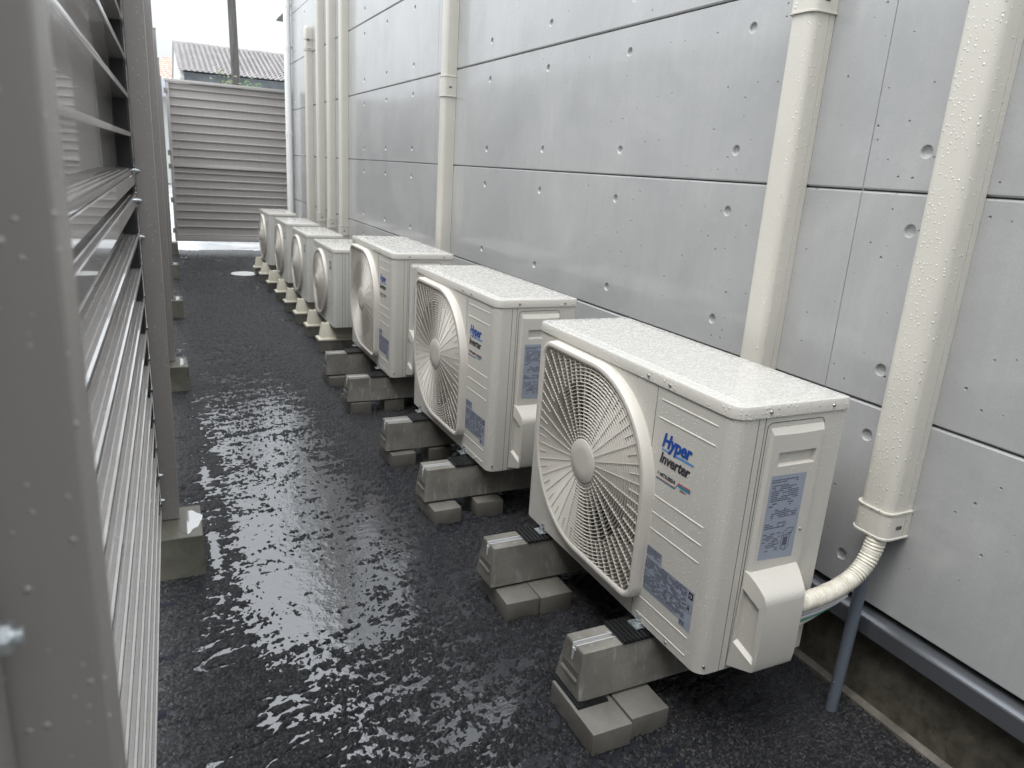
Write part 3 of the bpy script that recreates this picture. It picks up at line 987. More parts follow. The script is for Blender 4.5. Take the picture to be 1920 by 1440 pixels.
    for (p, q) in (((0.175, 0.298), (0.175, 0.336)), ((0.175, 0.336), (0.188, 0.346)), ((0.188, 0.346), (0.206, 0.346)), ((0.206, 0.346), (0.200, 0.33)),
                   ((0.175, 0.298), (0.190, 0.292)), ((0.190, 0.292), (0.198, 0.302)), ((0.198, 0.302), (0.198, 0.334)), ((0.188, 0.334), (0.202, 0.334)),
                   ((0.178, 0.33), (0.195, 0.33)), ((0.180, 0.30), (0.180, 0.33)), ((0.189, 0.295), (0.189, 0.33))):
        d_ = Vector((q[0] - p[0], q[1] - p[1])).normalized() * 0.0009
        m.add([(p[0] - d_.y, y_, p[1] + d_.x), (p[0] + d_.y, y_, p[1] - d_.x), (q[0] + d_.y, y_, q[1] - d_.x), (q[0] - d_.y, y_, q[1] + d_.x)], [(0, 1, 2, 3)])
    m.add([(0.181, y_, 0.305), (0.193, y_, 0.305), (0.193, y_, 0.325), (0.181, y_, 0.325)], [(0, 1, 2, 3)])
    m.obj('label_print', M['ink2'], st, smooth=0, fix=False)
    # valve cover
    m = MB()
    A = [(0.080, 0.252), (0.250, 0.252), (0.250, 0.0), (0.080, 0.0)]
    x0_, x1_ = 0.094, 0.243
    top_in = [(0.092, -0.0006, 0.252), (0.245, -0.0006, 0.254)]
    top_out = [(0.100, -0.066, 0.216), (0.238, -0.066, 0.214)]
    ns = 6
    sl = []
    for k in range(ns + 1):
        t_ = k / ns
        yy = -0.0006 - 0.0654 * t_
        zz = 0.253 - 0.030 * t_ ** 1.6
        sl.append([(0.090 + 0.002 * t_, yy, zz), (0.241 - 0.031 * t_, yy, zz)])
    sl.append([(0.092, -0.071, 0.214), (0.209, -0.071, 0.214)])
    sl.append([(0.093, -0.073, 0.203), (0.208, -0.073, 0.203)])
    sl.append([(0.094, -0.072, 0.060), (0.208, -0.072, 0.060)])
    sl.append([(0.095, -0.068, 0.035), (0.208, -0.068, 0.035)])
    sl.append([(0.096, -0.060, 0.028), (0.210, -0.060, 0.028)])
    sl.append([(0.080, -0.002, -0.008 + 0.02), (0.241, -0.002, 0.012)])
    m.loft(sl, closed=False, cap=False)
    # right cheek (towards the wall)
    rc_ = [s[1] for s in sl]
    m.add(rc_ + [(0.241, -0.0006, 0.2)], [tuple(range(len(rc_) + 1))])
    # left cheek: sloping face with a sunk field and a lower gusset
    lc = [s[0] for s in sl]
    s1 = [(0.086, -0.0006, 0.236), (0.098, -0.052, 0.205), (0.098, -0.052, 0.075), (0.086, -0.0006, 0.085)]
    vc = m.obj('valve_cover', M['ivory_side'], e, bevel=0.003, seg=3, smooth=45)
    m = MB()   # raised frame round the sunk cheek field
    def q(y, z, o=0.0):   # point on the cheek plane
        t_ = min(1, -y / 0.07)
        return (0.086 + 0.007 * t_ - o, y, z)
    outer = [q(-0.0003, 0.252, -.006), q(-0.071, 0.216, -.0005), q(-0.071, 0.034, -.0005), q(-0.0003, 0.012, .0005)]
    inner = [q(-0.008, 0.214, .0015), q(-0.058, 0.190, .0015), q(-0.064, 0.052, .0015), q(-0.006, 0.075, .0015)]
    deep = [q(-0.010, 0.206, -.008), q(-0.055, 0.184, -.010), q(-0.058, 0.060, -.010), q(-0.008, 0.082, -.008)]
    rim = [(a_ + 0.003, b_, c2) for a_, b_, c2 in outer]
    cyc = lambda P_: [tuple(P_[0][k] + (P_[1][k] - P_[0][k]) * i / ns for k in range(3)) for i in range(ns + 1)] + [P_[1]] * 2 + [P_[2]] * 3 + [P_[3]]
    m.loft([lc, cyc(inner), cyc(deep)], cap=False)
    m.add(deep, [(0, 1, 2, 3)])
    m.obj('cheek_frame', M['ivory_side'], vc, bevel=0.0015, seg=2, smooth=45)
    # front badge
    m = MB()
    bd = empty('logo_badge'); bd.parent = e
    m = MB(); [put_text(m, 'Hyper', 0.05, 0.2235 + d_, 0.4765, 0.28, 0.0014, 0.92, 'front', -0.0006 - k_ * 0.0002, width=0.107, cap=0.034) for k_, d_ in enumerate((0.0009, 0, -0.0009))]; m.obj('word_print', M['blue'], bd, smooth=0, fix=False)
    m = MB(); [put_text(m, 'Inverter', 0.038, 0.2255 + d_, 0.4355, 0.28, 0.0009, 0.84, 'front', -0.0006 - k_ * 0.0002, width=0.110, cap=0.0265) for k_, d_ in enumerate((0.0006, 0, -0.0006))]; m.obj('word_print', M['ink'], bd, smooth=0, fix=False)
    m = MB(); m.add([(-0.0005, 0.224, 0.4665), (-0.0005, 0.190, 0.4665), (-0.0005, 0.190, 0.4705), (-0.0005, 0.223, 0.4705)], [(0, 1, 2, 3)])
    m.add([(-0.0005, 0.176, 0.4655), (-0.0005, 0.108, 0.4655), (-0.0005, 0.107, 0.4715), (-0.0005, 0.175, 0.4715)], [(0, 1, 2, 3)])
    m.obj('underline_bar', M['lblue'], bd, smooth=0, fix=False)
    m = MB(); put_text(m, 'MITSUBISHI', 0.0125, 0.2175, 0.4025, 0, 0.0005, 0.90, 'front', width=0.056, cap=0.0095)
    for a_ in (90, 210, 330):
        c0 = (0.2245 - 0.0028 * math.cos(R(a_)), 0.408 + 0.0028 * math.sin(R(a_)))
        dd = (math.cos(R(a_)), math.sin(R(a_))); pp = (-dd[1], dd[0])
        m.add([(-0.0006, c0[0] - k1 * dd[0] - k2 * pp[0], c0[1] + k1 * dd[1] + k2 * pp[1]) for k1, k2 in ((-.0028, 0), (0, .0016), (.0028, 0), (0, -.0016))], [(0, 1, 2, 3)])
    put_text(m, 'saison', 0.0095, 0.143, 0.3945, 0, 0.0001, 0.95, 'front')
    m.obj('word_print', M['ink'], bd, smooth=0, fix=False)
    def band(zo, th, mt):
        m_ = MB()
        pts = [(0.2315, 0.3965), (0.160, 0.3965), (0.152, 0.409), (0.107, 0.409)]
        for (p_, q_) in zip(pts[:-1], pts[1:]):
            th2 = th
            m_.add([(-0.0005, p_[0], p_[1] + zo), (-0.0005, q_[0], q_[1] + zo), (-0.0005, q_[0], q_[1] + zo - th2), (-0.0005, p_[0], p_[1] + zo - th2)], [(0, 1, 2, 3)])
        m_.obj('stripe_print', mt, bd, smooth=0, fix=False)
    band(0.0, 0.0018, M['red']); band(-0.0021, 0.0032, M['teal'])
    m_ = MB(); m_.add([(-0.0007, 0.149, 0.4085), (-0.0007, 0.107, 0.4085), (-0.0007, 0.107, 0.4020), (-0.0007, 0.146, 0.4020)], [(0, 1, 2, 3)]); m_.obj('stripe_print', M['teal'], bd, smooth=0, fix=False)
    m_ = MB(); m_.add([(-0.0008, 0.151, 0.4125), (-0.0008, 0.107, 0.4125), (-0.0008, 0.107, 0.4088), (-0.0008, 0.149, 0.4088)], [(0, 1, 2, 3)]); m_.obj('stripe_print', M['red'], bd, smooth=0, fix=False)
    # rating sticker
    m = MB()
    out = [(0.241, 0.216), (0.171, 0.216), (0.171, 0.186), (0.046, 0.186), (0.046, 0.084), (0.086, 0.084), (0.086, 0.096), (0.241, 0.096)]
    m.add([(-0.0005, u, z) for u, z in out], [tuple(range(len(out)))])
    rs = m.obj('rating_label', M['sticker'], e, smooth=0)
    m = MB()
    print_lines(m, -0.236, -0.176, 0.190, 0.213, 0.0044, rnd, 0.85, 'front', -0.001, 0.6)
    print_lines(m, -0.237, -0.070, 0.104, 0.183, 0.0034, rnd, 0.78, 'front', -0.001, 0.58)
    print_lines(m, -0.237, -0.100, 0.098, 0.103, 0.0032, rnd, 0.8, 'front', -0.001, 0.6)
    print_lines(m, -0.083, -0.066, 0.087, 0.100, 0.004, rnd, 0.9, 'front', -0.001, 0.7)
    m.obj('label_print', M['ink2'], rs, smooth=0, fix=False)
    m = MB()
    m.add([(-0.0011, u, z) for u, z in ((0.064, 0.182), (0.049, 0.182), (0.049, 0.165), (0.064, 0.165))], [(0, 1, 2, 3)])
    m.obj('mark_print', M['ink'], rs, smooth=0, fix=False)
    m = MB()
    ring = [(0.0565 + 0.0045 * math.cos(2 * PI * i / 20), 0.1735 + 0.0045 * math.sin(2 * PI * i / 20)) for i in range(20)]
    rin = [(0.0565 + 0.0022 * math.cos(2 * PI * i / 20), 0.1735 + 0.0022 * math.sin(2 * PI * i / 20)) for i in range(20)]
    m.add([(-0.0014, a_, b_) for a_, b_ in ring + rin], [(i, (i + 1) % 20, 20 + (i + 1) % 20, 20 + i) for i in range(20)])
    m.obj('mark_print', M['sticker'], rs, smooth=0, fix=False)
    m = MB()
    put_text(m, 'R', 0.019, 0.0655, 0.134, 0.2, 0.0002, 0.9, 'front', -0.0012)
    ring = [(0.058 + 0.0115 * math.cos(2 * PI * i / 28), 0.1405 + 0.0115 * math.sin(2 * PI * i / 28)) for i in range(28)]
    rin = [(0.058 + 0.0107 * math.cos(2 * PI * i / 28), 0.1405 + 0.0107 * math.sin(2 * PI * i / 28)) for i in range(28)]
    m.add([(-0.0012, a_, b_) for a_, b_ in ring + rin], [(i, (i + 1) % 28, 28 + (i + 1) % 28, 28 + i) for i in range(28)])
    m.obj('mark_print', M['ink'], rs, smooth=0, fix=False)
    mount(e, 0.008, 0.225); mount(e, 0.008, 0.745)
    return e

def small_unit():
    Wd, D, Ht = 0.655, 0.275, 0.515
    e = empty('condenser_unit', (0, 0, 0))
    h = 0.492
    CU, CZ, RR = 0.395, 0.250, 0.225
    casing(e, Wd, D, h, 0.028, CU, CZ, RR, RR, True, M['ivory_far'])
    grille(e, CU, CZ, RR, RR, 0.045, 0.0135, 40, True, 0.020, M['grille'], dome=0.020)
    m = MB()
    P = lambda k, z: [(x, y, z) for x, y in plan(Wd, D, 0.029, 0.009, k)]
    m.loft([P(0.0, h + 0.0008), P(0.0035, h + 0.0008), P(0.0035, Ht - 0.006), P(0.001, Ht - 0.001), P(-0.003, Ht)])
    m.obj('top_cover', M['top'], e, smooth=30)
    for z in (0.465, 0.44, 0.305, 0.16):
        m = MB(); m.box(-0.0022, 0.001, 0.065, 0.125, z, z + 0.004); m.obj('front_rib', M['rib'], e, smooth=0)
    m = MB(); m.add([(-0.0008, 0.118, 0.425), (-0.0008, 0.072, 0.425), (-0.0008, 0.072, 0.375), (-0.0008, 0.118, 0.375)], [(0, 1, 2, 3)])
    lb = m.obj('rating_label', M['ink2'], e, smooth=0)
    m = MB(); m.add([(-0.0012, 0.110, 0.415), (-0.0012, 0.082, 0.415), (-0.0012, 0.082, 0.388), (-0.0012, 0.110, 0.388)], [(0, 1, 2, 3)])
    m.obj('label_window', M['ivory_far'], lb, smooth=0)
    for x in (0.058, 0.075, 0.10):
        m = MB(); m.box(x, x + 0.0015, -0.0008, 0.002, 0.0, h); m.obj('panel_seam', M['gap'], e, smooth=0)
    m = MB(); m.loft([[(0.12, 0, 0.455), (0.25, 0, 0.455), (0.25, 0, 0.03), (0.12, 0, 0.03)],
                      [(0.125, -0.006, 0.448), (0.245, -0.006, 0.448), (0.245, -0.006, 0.04), (0.125, -0.006, 0.04)]])
    sp_ = m.obj('service_panel', M['ivory_far'], e, bevel=0.002)
    m = MB(); m.box(0.15, 0.215, -0.0085, -0.004, 0.38, 0.40); m.obj('handle_pocket', M['gap'], sp_, smooth=0)
    m = MB(); m.loft([[(0.12, -0.006, 0.2), (0.25, -0.006, 0.2), (0.25, -0.006, 0.03), (0.12, -0.006, 0.03)],
                      [(0.132, -0.055, 0.18), (0.245, -0.055, 0.18), (0.245, -0.055, 0.06), (0.132, -0.055, 0.045)]])
    m.obj('valve_cover', M['ivory_far'], e, bevel=0.004, smooth=40)
    m = MB(); m.box(-0.003, 0.003, 0.585, 0.60, 0.43, 0.465); m.obj('corner_clip', M['rib'], e, smooth=0)
    return e

BASE = 0.205
bu = big_unit(); bu.location = (1.040, 1.052, BASE)
tag(bu, 'nearest big condenser, with blue word badge and end panel in full view', 'air conditioner', 'row of condensers along the wall')
for (x, y, rz, lb) in ((1.050, 2.255, 0.006, 'second big condenser from the camera, standing between two other big ones'),
                       (1.060, 3.530, -0.007, 'farthest of the three big condensers, next to the small ones')):
    c_ = copy_tree(bu); c_.location = (x, y, BASE); c_.rotation_euler.z = rz; c_['label'] = lb
su = small_unit(); su.location = (1.040, 4.78, 0.200)
tag(su, 'nearest small round-fan condenser, partly hidden by the last big one', 'air conditioner', 'row of condensers along the wall')
for (x, y, lb) in ((1.040, 5.70, 'second small condenser counting from the big ones'), (1.042, 6.64, 'third small condenser, second from the far end'),
                   (1.044, 7.76, 'farthest small condenser, at the end of the row by the white drain pipe')):
    c_ = copy_tree(su); c_.location = (x, y, 0.200); c_['label'] = lb

# ------------------------------------------------------------------ supports
def make_beam():
    e = empty('concrete_beam', (0, 0, 0))
    ln, tw, bw, hh = 0.58, 0.042, 0.060, 0.118
    m = MB()
    def sec(x, k=0): return [(x, -bw + k, 0), (x, bw - k, 0), (x, tw - k, hh - k), (x, 0.008, hh - k), (x, 0.008, hh - 0.010), (x, -0.008, hh - 0.010), (x, -0.008, hh - k), (x, -tw + k, hh - k)]
    m.loft([[(p[0] - 0.012 * (p[2] < 0.01), p[1], p[2]) for p in sec(0.004, 0.004)], sec(0.006), sec(ln)])
    b = m.obj('block', M['beam'], e, smooth=20)
    m = MB(); m.add([(-0.0105 + 0.0006, -0.035, 0.048), (-0.0105 + .0006, 0.035, 0.048), (-0.006, 0.033, 0.066), (-0.006, -0.033, 0.066)], [(0, 1, 2, 3)])
    fx = lambda z: -0.008 + 0.012 * z / hh - 0.0006
    m2 = MB(); m2.prism([(fx(0.040), 0.046), (fx(0.062), 0.064), (0.02, 0.064), (0.02, 0.046)], -0.036, 0.036, 'y'); m2.obj('end_slot', M['gap'], e, smooth=0)
    m2 = MB(); m2.prism([(fx(0.035) - 0.0035, 0.038), (fx(0.045) - 0.001, 0.0455), (0.02, 0.0455), (0.02, 0.038)], -0.037, 0.037, 'y'); m2.obj('slot_lip', M['beam'], e, bevel=0.001)
    m = MB()
    for s_ in (-1, 1): m.box(0.004, ln - 0.01, s_ * 0.0078 - 0.0012, s_ * 0.0078 + 0.0012, hh - 0.012, hh + 0.0012)
    m.box(0.003, ln - 0.01, -0.0078, 0.0078, hh - 0.0125, hh - 0.0105)
    m.box(-0.0005, 0.004, -0.0025, 0.0025, hh - 0.040, hh - 0.008)
    m.obj('channel_rail', M['alu'], e, smooth=0)
    return e
beam = make_beam()
beam_pos = [(0.847, 1.274, 'rain-wet concrete beam closest to the camera, carrying the near end of the nearest condenser'),
            (0.850, 1.798, 'concrete beam with pale drip streaks under the far end of the nearest condenser'),
            (0.853, 2.412, 'concrete beam under the near end of the second condenser'),
            (0.858, 2.942, 'concrete beam under the far end of the second condenser'),
            (0.860, 3.655, 'concrete beam under the near end of the third big condenser'),
            (0.860, 4.175, 'concrete beam beside the first plastic foot, under the far end of the third big condenser')]
pad = None
def pad_mesh(lx, wy):
    m = MB(); n = 14
    m.box(0, lx, -wy / 2, wy / 2, 0, 0.0035)
    for i in range(n):
        x = lx * (i + 0.25) / n
        m.box(x, x + lx / n * 0.5, -wy / 2 + 0.001, wy / 2 - 0.001, 0.0035, 0.0075)
    return m
where = ['near end of the nearest condenser', 'far end of the nearest condenser', 'near end of the second condenser',
         'far end of the second condenser', 'near end of the third condenser', 'far end of the third condenser']
for i, (x, y, lb) in enumerate(beam_pos):
    b = beam if i == 0 else copy_tree(beam)
    b.location = (x, y, 0.070)
    tag(b, lb, 'concrete beam', 'concrete beams under the big condensers')
    if i == 0:
        pd = pad_mesh(0.17, 0.092).obj('rubber_pad', M['rubber'], smooth=0)
    else:
        pd = pd.copy(); C.objects.link(pd)
    pd.location = (x + 0.115, y, 0.1892)
    tag(pd, 'black ribbed rubber pad on the beam under the ' + where[i], 'rubber pad', 'rubber pads on the beams')
# lower pads + pavers
pv = MB(); pv.box(0, 0.107, 0, 0.198, 0, 0.060)
paver = pv.obj('paver_block', M['paver'], bevel=0.0025, seg=2)
lp = pad_mesh(0.085, 0.135).obj('rubber_pad', M['rubber'], smooth=0)
lp.rotation_euler = (0, 0, 0)
lp.location = (0.830, 1.268, 0.0615)
tag(lp, 'black ribbed rubber pad sandwiched between the nearest beam and the paver below it', 'rubber pad', 'rubber pads under the beams')
pavers = [(0.822, 1.117, 0.0, 'grey paver at the very front, nearest the camera, left of its twin'),
          (0.935, 1.128, 0.0, 'grey paver butted right of the front one, under the nearest beam'),
          (0.857, 1.655, -0.02, 'left paver of the pair under the second beam'),
          (0.968, 1.650, 0.01, 'right paver of the pair under the second beam'),
          (0.860, 2.285, 0.03, 'paver under the front end of the third beam'),
          (1.035, 2.300, -0.05, 'paver tucked further back under the third beam'),
          (0.868, 2.845, 0.02, 'paver under the front end of the fourth beam'),
          (1.045, 2.87, -0.05, 'paver tucked further back under the fourth beam'),
          (0.868, 3.585, 0.03, 'paver under the front end of the fifth beam'),
          (1.050, 3.600, -0.04, 'paver tucked further back under the fifth beam'),
          (0.862, 4.085, 0.02, 'paver under the front end of the sixth beam, nearest the plastic feet')]
for i, (x, y, rz, lb) in enumerate(pavers):
    p_ = paver if i == 0 else paver.copy()
    if i: C.objects.link(p_)
    p_.location = (x, y, 0.0015); p_.rotation_euler.z = rz
    tag(p_, lb, 'paver', 'pavers under the beams')
# rear pavers behind, out of sight mostly
# plastic feet
def make_foot():
    e = empty('plastic_foot', (0, 0, 0))
    m = MB()
    def fr(x0, w, z, x1): return [(x0, -w, z), (x1, -w, z), (x1, w, z), (x0, w, z)]
    m.loft([fr(0.014, 0.047, 0.0, 0.42), fr(0.006, 0.053, 0.085, 0.42)])
    m.obj('base_block', M['beam'], e, bevel=0.003)
    m = MB()
    m.loft([fr(0.0, 0.062, 0.083, 0.425), fr(0.0, 0.062, 0.094, 0.425), fr(0.006, 0.056, 0.100, 0.42), fr(0.020, 0.042, 0.102, 0.41),
            fr(0.034, 0.026, 0.196, 0.40), fr(0.037, 0.023, 0.200, 0.397)])
    c_ = m.obj('cap', M['plastic'], e, bevel=0.002, smooth=30)
    m = MB(); m.cyl((0.055, 0, 0.2), (0.055, 0, 0.2015), 0.010, 12); m.obj('bolt_hole', M['gap'], c_)
    return e
foot = make_foot()
fl = ['first plastic foot, right behind the last concrete beam', 'plastic foot under the far end of the nearest small condenser',
      'plastic foot under the near end of the second small condenser', 'plastic foot under the far end of the second small condenser',
      'plastic foot under the near end of the third small condenser', 'plastic foot under the far end of the third small condenser',
      'plastic foot under the near end of the farthest condenser', 'last plastic foot, at the far end of the row']
for i, y in enumerate((4.955, 5.40, 5.87, 6.36, 6.86, 7.40, 7.95, 8.42)):
    b = foot if i == 0 else copy_tree(foot)
    b.location = (0.962, y, 0.0)
    tag(b, 'cream ' + fl[i], 'plastic foot', 'cream plastic feet under the small condensers')

# round white cover on the ground
m = MB(); m.cyl((0, 0, 0.0), (0, 0, 0.008), 0.135, 40, 0.128)
o = m.obj('drain_cover', M['white_pvc']); o.location = (0.865, 8.46, 0.008)
tag(o, 'flat round white cover on the asphalt near the last condensers', 'drain cover')

# ------------------------------------------------------------------ louvre fence on the left
SL = 0.0243
FX0 = 0.017 - SL * 2.34
fe = empty('louvre_fence', (FX0, 0, 0), -math.atan(SL), 'warm grey aluminium louvre fence with square posts, running down the left side of the lane', 'fence')
posts = [-1.62, 0.322, 2.34, 4.33, 6.31, 8.30, 10.27]
for s_ in posts:
    m = MB(); m.box(-0.0505, 0, s_, s_ + 0.043, 0.143 if s_ > 0 else 0.143, 2.09)
    p_ = m.obj('post', M['post'], fe, bevel=0.0035, seg=3)
    m = MB(); m.box(-0.052, 0.0015, s_ - 0.0015, s_ + 0.0445, 2.085, 2.097); m.obj('post_cap', M['post'], p_, bevel=0.002)
def louvre_profile(zl, top_z, lip_x=-0.051, dep=0.040):
    """open profile (x,z) from the lowest lip up"""
    pts = []
    for i, z in enumerate(zl):
        zt = zl[i + 1] if i + 1 < len(zl) else top_z
        x = lip_x
        pts += [(x - 0.001, z - 0.009), (x, z - 0.007), (x, z + 0.0015), (x - 0.0035, z + 0.003), (x - 0.0045, z + 0.0012)]
        n = 3
        for k in range(1, n + 1):      # ribbed shelf, rising a little to the back
            xa = x - 0.0045 - (dep - 0.010) * (k - 0.45) / n; xb = x - 0.0045 - (dep - 0.010) * (k - 0.25) / n
            zz = z + 0.0012 + 0.002 * k / n
            pts += [(xa, zz - 0.0010), (xa - 0.001, zz + 0.0012), (xb - 0.001, zz + 0.0014), (xb - 0.002, zz - 0.0005)]
        pts += [(x - dep, z + 0.0045), (x - dep, zt - 0.0095)]
    return pts
def louvre(s0, s1, zl, top_z, parent, mat, axis='y', thick=0.0016, nm='louvre_panel', ox=0.0, dep=0.040):
    pr = louvre_profile(zl, top_z, dep=dep)
    # thicken
    n = len(pr); back = []
    for i, (x, z) in enumerate(pr):
        a = pr[max(i - 1, 0)]; b = pr[min(i + 1, n - 1)]
        d = Vector((b[0] - a[0], b[1] - a[1])).normalized()
        back.append((x - d.y * thick, z + d.x * thick * 1.0))
    ring = pr + back[::-1]
    m = MB()
    ns = max(1, int((s1 - s0) / 0.25))
    def T(p, s):
        return (p[0] + ox, s, p[1]) if axis == 'y' else (s, -(p[0] + ox), p[1])
    lo = [[T(p, s0 + (s1 - s0) * k / ns) for p in ring] for k in range(ns + 1)]
    N = len(ring)
    vs = [p for l in lo for p in l]
    fs = []
    for k in range(ns):
        for i in range(N):
            j = (i + 1) % N
            fs.append((k * N + i, k * N + j, (k + 1) * N + j, (k + 1) * N + i))
    m.add(vs, fs)
    return m.obj(nm, mat, parent, smooth=30)
LOW = [0.178, 0.2735, 0.370, 0.466, 0.562, 0.659, 0.755, 0.850, 0.943, 1.037]
UPP = [1.215, 1.307, 1.404, 1.499, 1.592, 1.688, 1.784, 1.880, 1.976]
def bolt(parent, p, ax, r=0.006, l=0.012, washer=True):
    m = MB(); p = Vector(p); ax = Vector(ax)
    if washer: m.cyl(p, p + ax * 0.0025, r * 1.75, 18); 
    m.cyl(p + ax * 0.002, p + ax * (0.002 + l * 0.75), r * 1.1, 6); m.cyl(p + ax * l * 0.7, p + ax * (l + 0.003), r * 0.62, 12)
    return m.obj('bolt', M['galv'], parent, smooth=40)
for k in range(len(posts) - 1):
    a, b = posts[k] + 0.045, posts[k + 1] + 0.018
    louvre(a, b, LOW, 1.125, fe, M['fence'])
    louvre(a, b, UPP, 2.062, fe, M['fence'])
    m = MB()
    m.box(-0.062, -0.051, a, b, 1.118, 1.150); m.box(-0.092, -0.062, a, b, 1.118, 1.127); m.box(-0.092, -0.062, a, b, 1.1415, 1.150)
    m.box(-0.058, -0.0515, a, b, 1.1745, 1.2035); m.box(-0.092, -0.086, a, b, 1.150, 1.2095)
    m.obj('middle_rail', M['fence'], fe, bevel=0.0015, seg=1, smooth=30)
    m = MB(); m.box(-0.112, -0.0515, a, b, 2.062, 2.080); m.obj('top_rail', M['fence'], fe, bevel=0.002)
    m = MB(); m.box(-0.108, -0.052, a, b, 0.150, 0.167); m.obj('bottom_rail', M['fence'], fe, bevel=0.002)
    # shade of the gap between blade ends and post, drawn as a black strip
    m = MB(); m.box(-0.089, -0.0565, b - 0.052, b - 0.004, 0.17, 2.06); m.obj('end_gap_shade', M['dark'], fe, smooth=0)
    m = MB(); m.box(-0.089, -0.0565, a + 0.004, a + 0.045, 0.17, 2.06); m.obj('end_gap_shade', M['dark'], fe, smooth=0)
    for z in ((1.21, 1.13, 1.03, 0.30, 0.215) if k else ()):
        bolt(fe, (-0.0505, b - 0.022, z), (1, 0, 0), 0.0042, 0.009)
# end frame and big bolt right in front of the camera's left
m = MB(); m.box(-0.120, -0.036, 0.262, 0.3185, 0.15, 2.09)
m.obj('end_frame', M['post'], fe, bevel=0.003)
bolt(fe, (-0.036, 0.293, 1.093), (1, 0, 0), 0.0056, 0.011)

# footings
ft = MB(); ft.loft([[(-0.105, 0, -0.01), (0.105, 0, -0.01), (0.105, 0.225, -0.01), (-0.105, 0.225, -0.01)],
                    [(-0.103, 0.002, 0.141), (0.102, 0.002, 0.141), (0.102, 0.222, 0.141), (-0.103, 0.222, 0.141)]])
foot0 = empty('concrete_footing', (0, 0, 0))
ft.obj('footing_block', M['footing'], foot0, bevel=0.006, seg=3)
m = MB(); rnd = random.Random(5)
n = 26; pts = []
for i in range(n):
    a = 2 * PI * i / n
    r_ = 1 + 0.13 * math.sin(3 * a + 1) + 0.08 * math.sin(7 * a)
    pts.append((0.059 + 0.034 * r_ * math.cos(a) * (1.15 if math.cos(a) > 0 else 0.9), 0.112 + 0.088 * r_ * math.sin(a) * 0.95, 0.1418))
m.add(pts, [tuple(range(n))])
m.obj('rain_puddle', M['film'], foot0, smooth=0)
lbs = ['mossy concrete footing beside the long thin puddle, under the nearest fully visible fence post', 'second visible concrete footing along the fence, with rain splashes on top',
       'third visible concrete footing along the fence', 'fourth visible concrete footing, small in the distance', 'last concrete footing, by the foot of the far gate']
for i, s_ in enumerate(posts[2:]):
    f_ = foot0 if i == 0 else copy_tree(foot0)
    x = FX0 + SL * s_
    f_.location = (x - 0.041 + 0.0 * i, s_ - 0.13, 0); f_.rotation_euler.z = -0.02 + 0.03 * (i % 2)
    tag(f_, lbs[i], 'footing', 'concrete footings under the fence posts')

# ------------------------------------------------------------------ far gate
GY = 10.30
gs = GY / 10.95
gate = empty('louvre_gate', (0.25, GY, 0), 0, 'wide grey louvre gate closing off the far end of the lane', 'gate')
gz = lambda z: H + (z - H) * gs
gw = 1.42
louvre(0.035, gw - 0.03, [gz(z) for z in (0.166, 0.279, 0.385, 0.49, 0.594, 0.698, 0.795, 0.895, 0.986)], gz(1.045), gate, M['gate'], axis='x', ox=0.051, dep=0.024)
louvre(0.035, gw - 0.03, [gz(z) for z in (1.085, 1.189, 1.29, 1.39, 1.496, 1.602, 1.707, 1.812, 1.916, 2.019)], gz(2.085), gate, M['gate'], axis='x', ox=0.051, dep=0.024)
m = MB(); m.box(0.0, 0.035, -0.012, 0.06, gz(0.08), gz(2.09)); m.box(gw - 0.03, gw, -0.012, 0.06, gz(0.08), gz(2.09))
m.box(0.035, gw - 0.03, 0.001, 0.058, gz(0.08), gz(0.155)); m.box(0.035, gw - 0.03, 0.054, 0.064, gz(0.155), gz(2.085))
m.obj('gate_frame', M['gate'], gate, bevel=0.002)
m = MB(); m.box(-0.012, gw + 0.01, -0.018, 0.066, gz(2.09), gz(2.125)); m.obj('top_rail', M['gate'], gate, bevel=0.003)
m = MB(); m.box(0.036, gw - 0.031, -0.010, 0.05, gz(1.048), gz(1.076)); m.obj('middle_rail', M['gate'], gate, bevel=0.002)
for z in (1.98, 1.22, 1.05, 0.62, 0.22):
    m = MB(); m.cyl((-0.010, 0.0, gz(z) - 0.03), (-0.010, 0.0, gz(z) + 0.03), 0.012, 12); m.box(-0.02, 0.02, -0.018, -0.004, gz(z) - 0.025, gz(z) + 0.025)
    m.obj('hinge', M['post'], gate)

# ------------------------------------------------------------------ beyond the gate
t = NT('grey_roof_tile')
v = t.coord()
n = t.noise(v, 2.5, 4)
t.set(base=t.ramp(n, [(0.3, (0.38, 0.36, 0.36)), (0.7, (0.50, 0.48, 0.48))]), rough=0.35)
M['tile'] = t.m
t = NT('terracotta_tile'); n = t.noise(t.coord(), 3, 4)
t.set(base=t.ramp(n, [(0.3, (0.50, 0.32, 0.26)), (0.7, (0.60, 0.42, 0.36))]), rough=0.4); M['tile2'] = t.m
t = NT('slate_wall'); n = t.noise(t.coord(), 4, 5)
t.set(base=t.ramp(n, [(0.3, (0.11, 0.13, 0.14)), (0.7, (0.19, 0.21, 0.22))]), rough=0.6); M['housewall'] = t.m
M['gable'] = paint('gable_trim', (0.55, 0.57, 0.55), 0.5)
M['solar'] = paint('blue_panel', (0.42, 0.46, 0.52), 0.3)
t = NT('weathered_pole'); n = t.noise(t.coord((8, 8, 1)), 3, 6)
t.set(base=t.ramp(n, [(0.3, (0.045, 0.043, 0.04)), (0.7, (0.095, 0.09, 0.084))]), rough=0.7); M['pole'] = t.m

